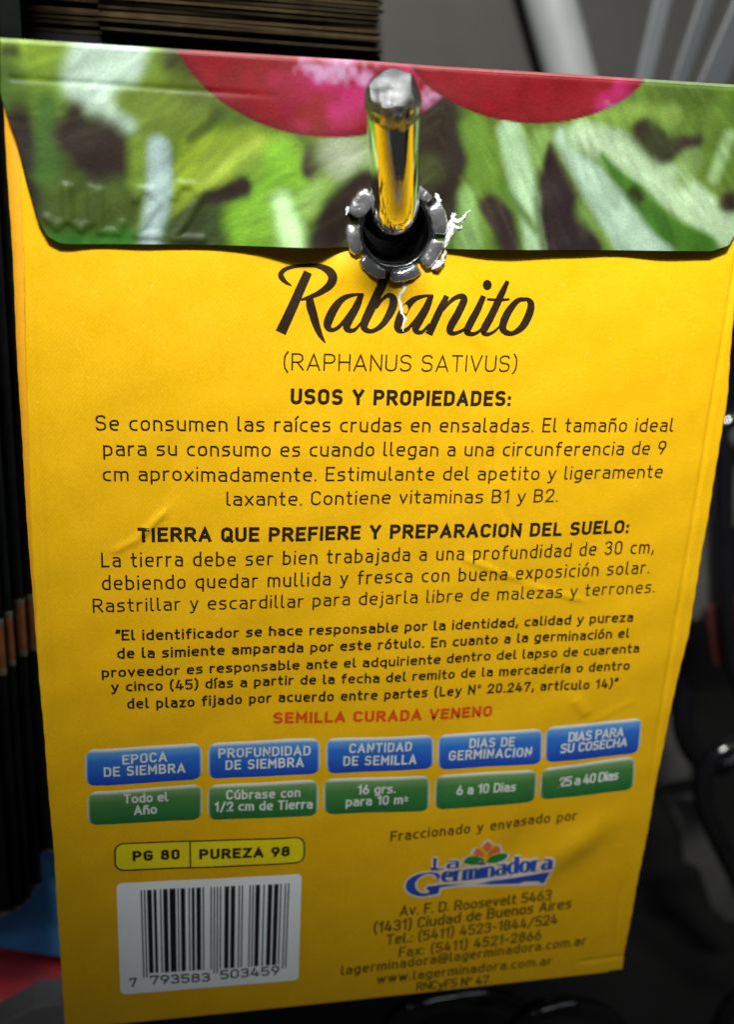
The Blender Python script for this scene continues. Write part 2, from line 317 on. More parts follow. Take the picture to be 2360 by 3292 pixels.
RABANITO = [
[[-10.99, 6.13, 0.098], [-11.64, 5.78, 0.392], [-12.11, 5.29, 0.589], [-12.18, 4.87, 0.53], [-11.67, 4.38, 0.432], [-10.58, 4.07, 0.373], [-9.21, 3.91, 0.392], [-7.92, 4.04, 0.589], [-7.0, 4.5, 0.903], [-6.67, 5.15, 0.981], [-6.99, 5.94, 0.863], [-7.94, 6.71, 0.628], [-9.08, 7.26, 0.432], [-9.99, 7.58, 0.235]],
[[-9.3, 4.63, 0.903], [-9.85, 5.91, 0.981], [-10.93, 8.49, 1.06], [-12.08, 11.13, 1.177]],
[[-9.09, 7.08, 0.667], [-8.95, 8.06, 0.942], [-8.58, 9.17, 0.922], [-8.22, 10.27, 0.785], [-7.76, 11.29, 0.549], [-7.2, 12.12, 0.118]],
[[-3.17, 6.77, 0.196], [-4.28, 6.86, 0.353], [-5.38, 7.26, 0.628], [-6.27, 8.27, 0.903], [-6.88, 9.59, 0.981], [-6.98, 10.33, 0.824], [-6.55, 10.72, 0.471], [-5.81, 10.4, 0.432], [-5.0, 9.35, 0.334], [-4.12, 7.94, 0.275], [-3.6, 7.0, 0.275]],
[[-3.42, 6.74, 0.589], [-3.92, 8.12, 0.863], [-4.61, 9.53, 0.863], [-4.9, 10.28, 0.863], [-4.62, 10.7, 0.589], [-4.0, 10.62, 0.392], [-3.36, 9.88, 0.235], [-2.82, 9.03, 0.157]],
[[-0.63, 4.44, 0.903], [-1.21, 5.88, 1.02], [-2.28, 8.28, 1.02], [-2.97, 9.96, 0.903], [-2.72, 10.63, 0.589], [-1.89, 10.68, 0.471], [-0.87, 9.91, 0.667], [-0.01, 8.41, 0.903], [0.17, 7.34, 0.863], [-0.31, 6.84, 0.51], [-1.0, 7.25, 0.353], [-1.7, 8.27, 0.235]],
[[4.55, 6.7, 0.196], [3.45, 6.8, 0.353], [2.33, 7.25, 0.667], [1.42, 8.34, 0.942], [0.9, 9.59, 0.981], [0.78, 10.34, 0.785], [1.23, 10.68, 0.471], [1.95, 10.31, 0.432], [2.79, 9.29, 0.334], [3.63, 7.88, 0.275], [4.1, 6.94, 0.275]],
[[4.32, 6.67, 0.589], [3.84, 8.11, 0.863], [3.16, 9.53, 0.863], [2.81, 10.29, 0.863], [3.04, 10.72, 0.549], [3.62, 10.67, 0.392], [4.35, 9.79, 0.235]],
[[6.1, 6.71, 0.628], [5.42, 8.26, 0.824], [4.34, 10.97, 0.863]],
[[4.85, 9.78, 0.157], [5.71, 8.29, 0.314], [6.73, 7.15, 0.471], [7.69, 6.72, 0.589], [8.11, 7.12, 0.824], [7.6, 8.4, 0.903], [6.92, 9.75, 0.903], [6.75, 10.52, 0.785], [7.21, 10.82, 0.471], [8.17, 10.45, 0.353], [8.99, 9.61, 0.196]],
[[10.33, 6.62, 0.628], [9.7, 8.27, 0.824], [8.91, 9.89, 0.903], [8.73, 10.57, 0.746], [9.29, 10.84, 0.471], [10.08, 10.55, 0.353], [10.92, 9.59, 0.196]],
[[12.99, 4.94, 0.471], [12.4, 6.38, 0.785], [11.45, 8.72, 0.903], [10.73, 10.26, 0.903], [10.81, 10.79, 0.51], [11.43, 10.79, 0.392], [12.2, 10.28, 0.275], [12.84, 9.46, 0.157]],
[[10.76, 6.98, 0.235], [12.1, 7.03, 0.314], [13.41, 6.93, 0.235]],
[[15.34, 6.89, 0.392], [14.34, 7.1, 0.628], [13.35, 8.4, 0.903], [12.88, 9.85, 0.903], [13.25, 10.57, 0.667], [14.18, 10.69, 0.549], [15.24, 9.91, 0.863], [15.91, 8.45, 0.942], [15.97, 7.4, 0.785], [15.55, 6.93, 0.471], [15.04, 6.9, 0.392]]]
IDOT = [[11.17, 5.42], [11.15, 5.63], [11.05, 5.82], [10.89, 5.94], [10.7, 5.99], [10.5, 5.95], [10.32, 5.83], [10.19, 5.65], [10.13, 5.44], [10.16, 5.23], [10.25, 5.04], [10.41, 4.92], [10.6, 4.87], [10.8, 4.91], [10.98, 5.02], [11.11, 5.2]]
LOGO = {'swoosh': [[9.49, 85.59], [11.57, 85.47], [15.44, 85.52], [20.38, 85.49], [23.63, 85.17], [26.99, 84.83], [26.36, 86.79], [22.12, 86.4], [17.11, 85.95], [13.84, 85.75], [11.36, 85.92], [11.2, 86.92], [10.09, 87.1], [9.9, 86.31], [9.53, 86.08]], 'G': [[10.93, 84.58, 0.211], [10.95, 83.91, 0.512], [10.12, 83.42, 0.301], [9.16, 83.4, 0.271], [8.15, 83.73, 0.663], [7.33, 84.5, 1.175], [7.24, 85.44, 1.295], [7.86, 86.31, 0.904], [8.79, 86.86, 0.542], [9.75, 86.87, 0.452], [10.23, 86.44, 0.452]], 'petal': [[[17.48, 78.84], [18.13, 79.62], [18.03, 80.26], [17.44, 80.6], [16.84, 79.83], [17.03, 79.2]], [[15.95, 79.79], [16.72, 80.28], [17.23, 81.1], [17.03, 81.34], [16.15, 81.06], [15.54, 80.62]], [[18.98, 79.8], [19.42, 80.4], [19.35, 80.83], [18.29, 81.16], [17.54, 81.57], [17.75, 80.7], [18.34, 80.08]]], 'leaf': [[[14.2, 81.81], [14.86, 81.17], [15.99, 81.14], [16.85, 81.53], [17.37, 82.17], [16.79, 82.53], [15.48, 82.51], [14.56, 82.22]], [[17.58, 82.2], [18.16, 81.43], [19.31, 81.24], [20.16, 81.25], [20.71, 81.69], [20.27, 82.36], [19.12, 82.63], [18.11, 82.57]]], 'halo': [[17.53, 78.48], [18.35, 79.36], [19.38, 79.63], [19.97, 81.03], [21.06, 81.74], [20.46, 82.57], [18.48, 82.91], [17.49, 82.95], [15.18, 82.76], [13.98, 82.07], [14.08, 81.32], [15.14, 80.67], [15.23, 79.84], [16.5, 79.6], [16.91, 78.82]], 'La': [['La', [10.21, 82.94], [13.58, 82.87], None, 1.94, 0.0, 'blue', 'x']], 'ger': [['erminadora', [11.56, 85.09], [26.96, 84.34], [19.17, 84.91], 2.69, 0.0, 'blue', 'x']]}
FLAP = [[-39.41, -15.8], [-21.95, -15.89], [-4.01, -16.02], [3.14, -15.98], [20.1, -16.12], [38.24, -16.23], [39.0, -15.95], [40.12, -4.93], [39.97, -2.22], [38.7, 0.2], [36.61, 0.9], [22.06, 1.28], [6.06, 1.69], [-6.54, 1.93], [-24.58, 2.26], [-33.54, 2.57], [-34.74, 2.48], [-35.91, 1.82], [-36.8, 0.2], [-37.62, -3.17], [-38.45, -7.18], [-39.2, -9.42], [-39.66, -11.35]]
PAINT = [
[[[-37.36, -15.09, 2.95], [-33.54, -15.13, 2.95]], (140, 170, 55), 1.61, 1],
[[[-37.73, -12.01, 1.88], [-34.77, -11.36, 2.42]], (115, 145, 45), 1.61, 1],
[[[-25.76, -15.21, 3.22], [-25.61, -11.68, 2.95]], (120, 145, 50), 1.61, 1],
[[[-29.01, -16.24, 3.35], [-30.41, -12.65, 3.35], [-28.74, -9.6, 2.01]], (186, 212, 196), 1.34, 1],
[[[-22.91, -15.18, 1.48], [-22.25, -13.76, 1.21], [-23.6, -11.79, 0.94]], (66, 75, 26), 1.48, 1],
[[[-22.7, -13.32, 1.07], [-20.69, -11.74, 1.07]], (95, 110, 35), 1.07, 1],
[[[-39.17, -12.75, 1.61], [-38.41, -11.15, 1.61]], (80, 110, 35), 1.34, 1],
[[[-33.65, -1.57, 6.44], [-28.73, -1.34, 5.37]], (78, 98, 34), 2.15, 1],
[[[-39.04, -14.99, 0.54], [-38.2, -15.04, 0.67]], (70, 85, 35), 0.81, 1],
[[[-27.6, -11.35, 1.61], [-24.06, -10.7, 2.42]], (112, 134, 46), 1.61, 1],
[[[-38.09, -9.09, 1.13], [-37.79, -6.57, 1.66], [-37.97, -0.31, 1.48]], (50, 38, 30), 1.21, 1],
[[[-35.46, -10.49, 1.07], [-35.29, -7.13, 1.34], [-35.74, -4.1, 1.21]], (78, 116, 44), 1.21, 1],
[[[-32.79, -9.8, 0.81], [-32.54, -7.69, 2.01], [-30.81, -6.71, 2.68], [-28.17, -5.98, 1.61], [-27.74, -5.34, 0.67]], (54, 42, 32), 1.21, 1],
[[[-35.13, 2.69, 1.21], [-31.1, 2.35, 1.07], [-27.9, 2.01, 1.07]], (64, 132, 48), 1.61, 1],
[[[-26.8, -7.13, 1.07], [-26.87, -3.63, 1.07]], (120, 150, 50), 1.07, 1],
[[[-22.8, -1.58, 2.15], [-20.02, -5.71, 3.22], [-15.65, -7.69, 1.88], [-11.93, -6.77, 1.61]], (140, 165, 46), 1.34, 1],
[[[-22.8, -1.12, 0.67], [-18.64, -4.89, 0.81], [-14.96, -7.94, 0.67]], (172, 195, 80), 1.07, 0.8],
[[[-19.11, -10.55, 0.75], [-21.61, -8.47, 0.64]], (74, 92, 28), 0.94, 1],
[[[-25.66, -8.48, 1.34], [-23.64, -9.01, 1.61], [-20.92, -10.45, 1.07]], (118, 140, 48), 1.21, 0.8],
[[[-24.78, -7.23, 1.13], [-24.88, -3.72, 1.29], [-25.61, 2.15, 1.23]], (165, 190, 188), 0.75, 1],
[[[-19.32, -0.36, 2.42], [-21.9, 1.8, 2.95]], (66, 86, 40), 1.61, 1],
[[[-15.39, -5.04, 1.61], [-11.0, -6.81, 1.07]], (128, 160, 58), 1.34, 1],
[[[-12.39, -6.75, 1.88], [-12.09, -3.18, 2.68], [-14.64, -0.56, 3.49], [-13.45, 1.67, 3.76]], (128, 180, 52), 1.48, 1],
[[[-12.2, -2.49, 0.94], [-11.47, 0.19, 1.34], [-11.23, 1.78, 1.34]], (188, 228, 168), 1.34, 1],
[[[-19.9, -2.15, 0.67], [-16.3, -3.65, 0.86]], (48, 32, 28), 0.59, 1],
[[[-20.48, -1.67, 0.81], [-21.89, 0.66, 1.61]], (60, 72, 34), 1.07, 0.8],
[[[-8.65, -6.93, 1.48], [-9.09, -5.79, 1.34]], (70, 58, 52), 0.67, 1],
[[[-9.01, -2.64, 1.61], [-6.39, -5.01, 1.34], [-4.06, -7.15, 1.61]], (148, 186, 98), 1.34, 1],
[[[-6.02, -7.28, 2.42]], (175, 185, 165), 1.61, 0.7],  # pale sheen beside the eyelet, painted into the print colour
[[[-3.62, -4.2, 1.61], [-6.23, -1.57, 1.74], [-7.42, 1.46, 2.01]], (50, 39, 32), 0.81, 1],
[[[3.51, -12.24, 2.15], [4.12, -7.31, 3.22], [4.25, -2.66, 2.95]], (52, 43, 31), 1.07, 1],
[[[3.2, -6.35, 1.61]], (80, 90, 45), 1.34, 0.7],
[[[7.61, -10.67, 1.48], [9.1, -7.55, 1.88], [8.88, -4.05, 2.15], [8.16, 0.47, 1.88]], (104, 140, 52), 1.07, 1],
[[[7.51, -3.75, 0.94], [7.92, 0.72, 1.34]], (140, 175, 110), 1.07, 0.8],
[[[10.22, -2.93, 1.21], [11.59, -1.57, 1.29], [12.55, 1.27, 1.21]], (52, 37, 34), 0.75, 1],
[[[11.66, -10.66, 1.34], [12.94, -7.73, 1.61], [14.62, -3.11, 1.48], [15.76, 1.41, 1.61]], (158, 190, 150), 0.81, 1],
[[[11.35, -5.33, 0.54], [13.63, -2.36, 0.48], [15.36, -0.5, 0.38]], (80, 120, 40), 0.67, 0.8],
[[[15.26, -10.16, 1.07], [15.5, -7.85, 1.07]], (130, 165, 90), 1.07, 1],
[[[16.5, -9.3, 0.4], [17.54, -5.6, 2.01], [18.82, -3.27, 2.95], [20.07, 1.29, 3.22]], (50, 36, 38), 0.48, 1],
[[[30.8, -14.46, 5.37], [35.78, -8.82, 4.29], [35.07, -3.92, 5.37]], (96, 124, 48), 2.15, 1],
[[[20.59, -11.36, 1.61], [25.64, -13.02, 1.34], [29.62, -13.47, 1.07]], (128, 158, 74), 1.34, 1],
[[[21.52, -3.37, 1.61], [24.49, -1.06, 1.61]], (120, 155, 80), 1.34, 1],
[[[17.57, -10.28, 0.97], [21.17, -6.47, 1.66], [24.85, -2.78, 2.28], [28.74, 1.0, 3.09]], (162, 190, 168), 0.81, 1],
[[[19.63, -10.61, 1.34], [23.46, -9.64, 1.74], [29.51, -6.37, 2.15], [38.3, -1.56, 2.01]], (168, 195, 158), 0.86, 1],
[[[22.27, -8.65, 0.38], [26.47, -4.79, 1.07], [30.91, -1.31, 1.34], [35.7, 0.77, 1.61]], (66, 112, 30), 0.81, 1],
[[[26.18, -4.89, 0.54], [27.06, -4.33, 0.4]], (40, 50, 20), 0.54, 1],
[[[26.71, -11.22, 1.21], [29.35, -9.7, 1.29], [33.01, -10.72, 0.67]], (50, 37, 32), 0.75, 1],
[[[28.66, -10.85, 2.42]], (70, 90, 40), 1.61, 0.35],
[[[32.52, -8.43, 1.48], [31.98, -6.47, 1.07]], (132, 160, 100), 1.21, 0.8],
[[[36.94, -11.27, 0.67], [35.78, -7.13, 0.75]], (146, 176, 124), 0.81, 1],
[[[38.13, -4.54, 1.07]], (48, 40, 30), 0.81, 1],
[[[27.74, -15.21, 1.34], [33.36, -15.31, 1.34]], (82, 104, 38), 1.21, 0.8],
[[[29.66, -13.24, 1.21]], (134, 160, 84), 1.07, 0.7]]
RADISH = [([-8.34, -20.92], [15.86, 11.99]), ([13.33, -20.1], [14.27, 8.63])]
EMBOSS = [[-35.88, 1.15], [-23.64, 2.32], 5.2]

ZB, ZF = 0.0, 0.0
def pt(u, v, h):
    """packet coordinates (right, down, towards the viewer; mm) to metres"""
    return np.stack([np.asarray(u)*MM, -np.asarray(h)*MM, -np.asarray(v)*MM], -1)

packet = empty('seed_packet', (0, 0, -0.105),
               'yellow radish seed packet with green and red picture flap, hanging on the chrome hook', 'seed packet')
OFF = np.array([0, 0, 0.105])

def part(name, verts, faces, mat, parent=None, smooth=True):
    """a part of the packet: top parts hang from the empty, sub-parts sit in the same frame"""
    if parent is None:
        return link(name, np.asarray(verts)+OFF, faces, mat, packet, smooth)
    return link(name, np.asarray(verts)+OFF, faces, mat, parent, smooth)

def grid_faces(nu, nv, keep=None):
    i = np.arange((nu-1)*(nv-1)); r, c = i//(nu-1), i % (nu-1)
    a = r*nu+c
    f = np.stack([a, a+nu, a+nu+1, a+1], -1)
    return f if keep is None else f[keep.reshape(-1)]

def solidify(o, t, rim=None, offset=-1):
    md = o.modifiers.new('thickness', 'SOLIDIFY')
    md.thickness = t*MM; md.offset = offset
    if rim is not None:
        o.data.materials.append(rim); md.material_offset_rim = 1
    return o

# front sheet of the pouch; its side seams are stepped in from the back sheet
def left_edge(v, inset):
    ins = np.clip(1.2*(1-v/55.0), .06, 1.3) if inset else 0
    return np.interp(v, [p[1] for p in EDGE_L], [p[0] for p in EDGE_L]) + ins + .03*np.sin(v*.35) + .02*np.sin(v*1.9)
def right_edge(v, inset): return np.interp(v, [p[1] for p in EDGE_R], [p[0] for p in EDGE_R])+ .03*np.sin(v*.4+1) + .03*np.sin(v*2.3)
def bottom_edge(s): return 104.1 + .25*np.sin(s*3.0+.3) - .22*(s > .97)

def sheet(name, inset_l, inset_r, h_fn, mat, res=.42, v0=-16.0, hole=3.75, parent=None, seam=0):
    nu, nv = int(80/res), int(120/res)
    s = np.linspace(0, 1, nu); w = np.linspace(0, 1, nv)
    Sg, Wg = np.meshgrid(s, w)
    v = v0 + (bottom_edge(Sg)-seam-v0)*Wg
    u = left_edge(v, inset_l)*(1-Sg) + right_edge(v, inset_r)*Sg
    h = h_fn(u, v)
    uc = .25*(u[:-1, :-1]+u[1:, :-1]+u[:-1, 1:]+u[1:, 1:]); vc = .25*(v[:-1, :-1]+v[1:, :-1]+v[:-1, 1:]+v[1:, 1:])
    keep = np.hypot(uc, vc) > hole
    return part(name, pt(u, v, h).reshape(-1, 3), grid_faces(nu, nv, keep), mat, parent)

front = sheet('front_sheet', .95, .0, h_body, M['yellow'], res=.24)
solidify(front, .22, M['cut_edge'], offset=-1)
back = sheet('back_sheet', .0, .0, lambda u, v: h_body(u, v)*0-.35+.1*np.exp(-((u+39.0)/.6)**2), M['yellow_back'], res=1.0, hole=4.2)
solidify(back, .16, M['cut_edge'], offset=-1)

# ---------------------------------------------------------------- flap with its printed photograph
def polygon_inside(px, py, poly):
    ins = np.zeros(px.shape, bool)
    n = len(poly)
    for i in range(n):
        x0, y0 = poly[i]; x1, y1 = poly[(i+1) % n]
        if y0 == y1: continue
        c = ((y0 > py) != (y1 > py)) & (px < (x1-x0)*(py-y0)/(y1-y0)+x0)
        ins ^= c
    return ins

def value_noise(u, v, cell, seed):
    g = np.random.default_rng(seed).random((400, 400))
    x = (u+60)/cell; y = (v+40)/cell
    xi = np.floor(x).astype(int) % 399; yi = np.floor(y).astype(int) % 399
    fx = x-np.floor(x); fy = y-np.floor(y)
    fx = fx*fx*(3-2*fx); fy = fy*fy*(3-2*fy)
    return (g[yi, xi]*(1-fx)*(1-fy)+g[yi, xi+1]*fx*(1-fy)+g[yi+1, xi]*(1-fx)*fy+g[yi+1, xi+1]*fx*fy)

def paint_photo(u, v):
    """the blurred photograph of radishes and leaves that is printed on the flap, with a painted sheen"""
    ju = u + .4*(value_noise(u, v, 3.2, 1)-.5) + .10*(value_noise(u, v, .8, 2)-.5)
    jv = v + .4*(value_noise(u, v, 3.2, 3)-.5) + .10*(value_noise(u, v, .8, 4)-.5)
    g = lin((88, 116, 36))
    col = np.ones(u.shape+(3,))*g
    feats = []
    for pts, c, soft, al in PAINT:
        if sum(c) > 480: feats.append(([[p[0], p[1], p[2]*1.35] for p in pts], (120, 152, 66), soft*1.3, .65))
        elif sum(c) < 140: feats.append(([[p[0], p[1], p[2]*1.3] for p in pts], (72, 88, 38), soft*1.4, .7))
        feats.append((pts, c, soft, al))
        if sum(c) > 480: feats.append(([[p[0], p[1], p[2]*.35] for p in pts], tuple(min(255, x+22) for x in c), soft*1.2, .6))
    for pts, c, soft, al in feats:
        best = np.full(u.shape, -1e9)
        for i in range(max(1, len(pts)-1)):
            a = pts[i]; b = pts[min(i+1, len(pts)-1)]
            d, t = seg_dist(ju, jv, a[:2], b[:2])
            wd = a[2]+(b[2]-a[2])*t
            best = np.maximum(best, wd-d)
        soft = soft*1.15+.15
        k = np.clip((best+soft*.55)/(soft*1.1+1e-6), 0, 1)
        k = (k*k*(3-2*k)*al)[..., None]
        col = col*(1-k)+lin(c)*k
    lum = .90+.18*value_noise(u, v, 2.4, 5)
    lum = lum*(.94+.10*value_noise(u*.45+v*.9, v*.3-u*.2, .9, 11))
    ang = np.where(u < 4, -.55, .95)+.25*(value_noise(u, v, 9, 55)-.5)
    al_ = u*np.cos(ang)+v*np.sin(ang); ac = -u*np.sin(ang)+v*np.cos(ang)
    st1 = value_noise(al_*.22, ac, .55, 61); st2 = value_noise(al_*.3+9, ac, .28, 62)
    lum = lum*(.78+.30*st1+.14*st2)
    col = col*lum[..., None]
    col = col+(np.clip(st1-.62, 0, 1)*.06)[..., None]*lin((190, 214, 130))
    for i, (cc, rr) in enumerate(RADISH):
        d = np.sqrt(((u-cc[0])/rr[0])**2+((v-cc[1])/rr[1])**2)
        k = np.clip((1-d)*rr[0]/.22+.5, 0, 1)[..., None]
        red = np.ones(u.shape+(3,))*lin((136, 10, 28))
        red = red*(.86+.22*value_noise(u, v, 1.3, 8+i))[..., None]
        n1 = value_noise(u, v, 1.6, 20+i); n2 = value_noise(u, v, .6, 30+i)
        if i == 0:
            m1 = np.exp(-((u+5.0)/8.0)**2-((v+13.5)/4.6)**2)
            m2 = np.exp(-((u+6.5)/5.6)**2-((v+15.6)/2.0)**2)+.8*np.exp(-((u-3.2)/3.0)**2-((v+13.5)/2.5)**2)
        else:
            m1 = np.exp(-((u-25.5)/5.5)**2-((v+14.0)/3.0)**2)
            m2 = .75*np.exp(-((u-24.5)/3.8)**2-((v+13.2)/1.6)**2)
        a1 = np.clip(1.7*m1*(.25+1.1*n1)-.45, 0, 1)[..., None]; a2 = np.clip(2.1*m2*(.25+.75*n1+.6*n2)-.85, 0, 1)[..., None]
        red = red*(1-a1*.8)+lin((178, 44, 112))*a1*.8
        red = red*(1-a2*.85)+lin((186, 150, 182))*a2*.85
        rim = np.clip((d-.93)/.07, 0, 1)[..., None]
        red = red*(1-.35*rim)
        col = col*(1-k)+red*k
    col = np.clip(col, 0, 1)
    return col**1.14*.86

def emboss(u, v):
    """the date pressed into the lower left corner of the flap"""
    (u0, v0), (u1, v1), cap = EMBOSS
    glyphs = [[[(.0, .2), (.25, 0), (.5, .2), (.5, 1)]],
              [[(0, 1), (0, .2), (.3, 0), (.6, .2), (.6, 1)]],
              [[(0, 1), (0, 0), (.5, 0), (.62, .22)]],
              [[(0, .78), (.12, 1), (.42, 1), (.55, .75), (.0, 0), (.6, 0)]],
              [[(0, .78), (.12, 1), (.42, 1), (.55, .75), (.0, 0), (.6, 0)]]]
    xs = [0.1, 2.3, 5.2, 8.8, 12.6]
    h = np.zeros(u.shape)
    for g, x in zip(glyphs, xs):
        drop = 0.055*x-1.15; q = 1.35 if x > 12 else 1.12 if x > 8 else 1
        for st in g:
            dm = np.full(u.shape, 9.0)
            for a, b in zip(st[:-1], st[1:]):
                A = (u0+x+a[0]*3.5*q, v0+drop-a[1]*3.9*q+.9); B2 = (u0+x+b[0]*3.5*q, v0+drop-b[1]*3.9*q+.9)
                d, t = seg_dist(u, v, A, B2)
                dm = np.minimum(dm, d)
            h = h + .18*np.exp(-(dm/.44)**2.6)
    return np.minimum(h, .27)

nu, nv = 440, 112
topf = lambda x: np.interp(x, [p[0] for p in FLAP[:6]], [p[1] for p in FLAP[:6]])-.15
lowp = sorted(FLAP[10:16])
lowf = lambda x: np.interp(x, [p[0] for p in lowp], [p[1] for p in lowp])
def side(pts):
    a = sorted((float((p[1]-topf(p[0]))/(lowf(p[0])-topf(p[0]))), p[0]) for p in pts)
    return lambda t: np.interp(t, [x[0] for x in a], [x[1] for x in a])
lside = side(FLAP[15:]+FLAP[:1]); rside = side(FLAP[5:11])
tt = 1-(1-np.linspace(0, 1, nv))**1.25
s = np.linspace(0, 1, nu)
uL, uR = lside(0.0), rside(0.0)
u = (uL+(uR-uL)*s)[None, :]+(lside(tt)-uL)[:, None]*np.clip(1-s/.3, 0, 1)[None, :]+(rside(tt)-uR)[:, None]*np.clip(1-(1-s)/.3, 0, 1)[None, :]
v = topf(u)*(1-tt[:, None])+lowf(u)*tt[:, None]
h = h_flap(u, v)+emboss(u, v)
uc = .25*(u[:-1, :-1]+u[1:, :-1]+u[:-1, 1:]+u[1:, 1:]); vc = .25*(v[:-1, :-1]+v[1:, :-1]+v[:-1, 1:]+v[1:, 1:])
keep = np.hypot(uc, vc) > 4.15
flap = part('flap', pt(u, v, h).reshape(-1, 3), grid_faces(nu, nv, keep), M['print'])
col = paint_photo(u, v).reshape(-1, 3)
ca = flap.data.color_attributes.new('print', 'FLOAT_COLOR', 'POINT')
ca.data.foreach_set('color', np.concatenate([col*.80, np.ones((len(col), 1))], 1).astype(np.float32).ravel())
M['white_edge'] = paper('white_paper_core', (.72, .74, .68, 1), var=.1, rough=.7)
solidify(flap, .12, M['white_edge'], offset=-1)

# the fold at the top joins the flap to the sheet behind
nfu, nfa = 160, 7
uu = np.linspace(FLAP[0][0], FLAP[5][0], nfu)
vt = np.interp(uu, [p[0] for p in FLAP[:6]], [p[1] for p in FLAP[:6]])-.15
hf = h_flap(uu, vt)
vs = []
for k in range(nfa):
    a = math.pi*k/(nfa-1)
    hb = -.5
    mid = (hf+hb)/2; rad = (hf-hb)/2
    vs.append(pt(uu, vt+.0-np.sin(a)*.32, mid+rad*np.cos(a)))
fold = part('top_fold', np.array(vs).reshape(-1, 3), grid_faces(nfu, nfa), M['print'])
colf = np.tile(paint_photo(uu, vt), (nfa, 1))
ca = fold.data.color_attributes.new('print', 'FLOAT_COLOR', 'POINT')
ca.data.foreach_set('color', np.concatenate([colf*.85+.06, np.ones((len(colf), 1))], 1).astype(np.float32).ravel())

# ---------------------------------------------------------------- lettering: strokes swept on the paper
X = .665
def rp(pts, closed=False):
    """polyline with rounded corners: points are (x, y) or (x, y, radius)"""
    out = []
    n = len(pts)
    for i, p in enumerate(pts):
        r = p[2] if len(p) > 2 else 0
        if r == 0 or (not closed and i in (0, n-1)):
            out.append((p[0], p[1])); continue
        a = np.array(pts[(i-1) % n][:2]); b = np.array(p[:2]); c = np.array(pts[(i+1) % n][:2])
        d1 = a-b; d2 = c-b; l1 = np.linalg.norm(d1); l2 = np.linalg.norm(d2)
        r = min(r, l1*.5 if (closed or i-1 > 0) else l1, l2*.5 if (closed or i+1 < n-1) else l2)
        p0 = b+d1/l1*r; p2 = b+d2/l2*r
        for t in np.linspace(0, 1, 6):
            # superellipse-like quarter turn
            k = .56
            c1 = p0+(b-p0)*k; c2 = p2+(b-p2)*k
            out.append(tuple((1-t)**3*p0+3*(1-t)**2*t*c1+3*(1-t)*t*t*c2+t**3*p2))
    if closed: out.append(out[0])
    return out

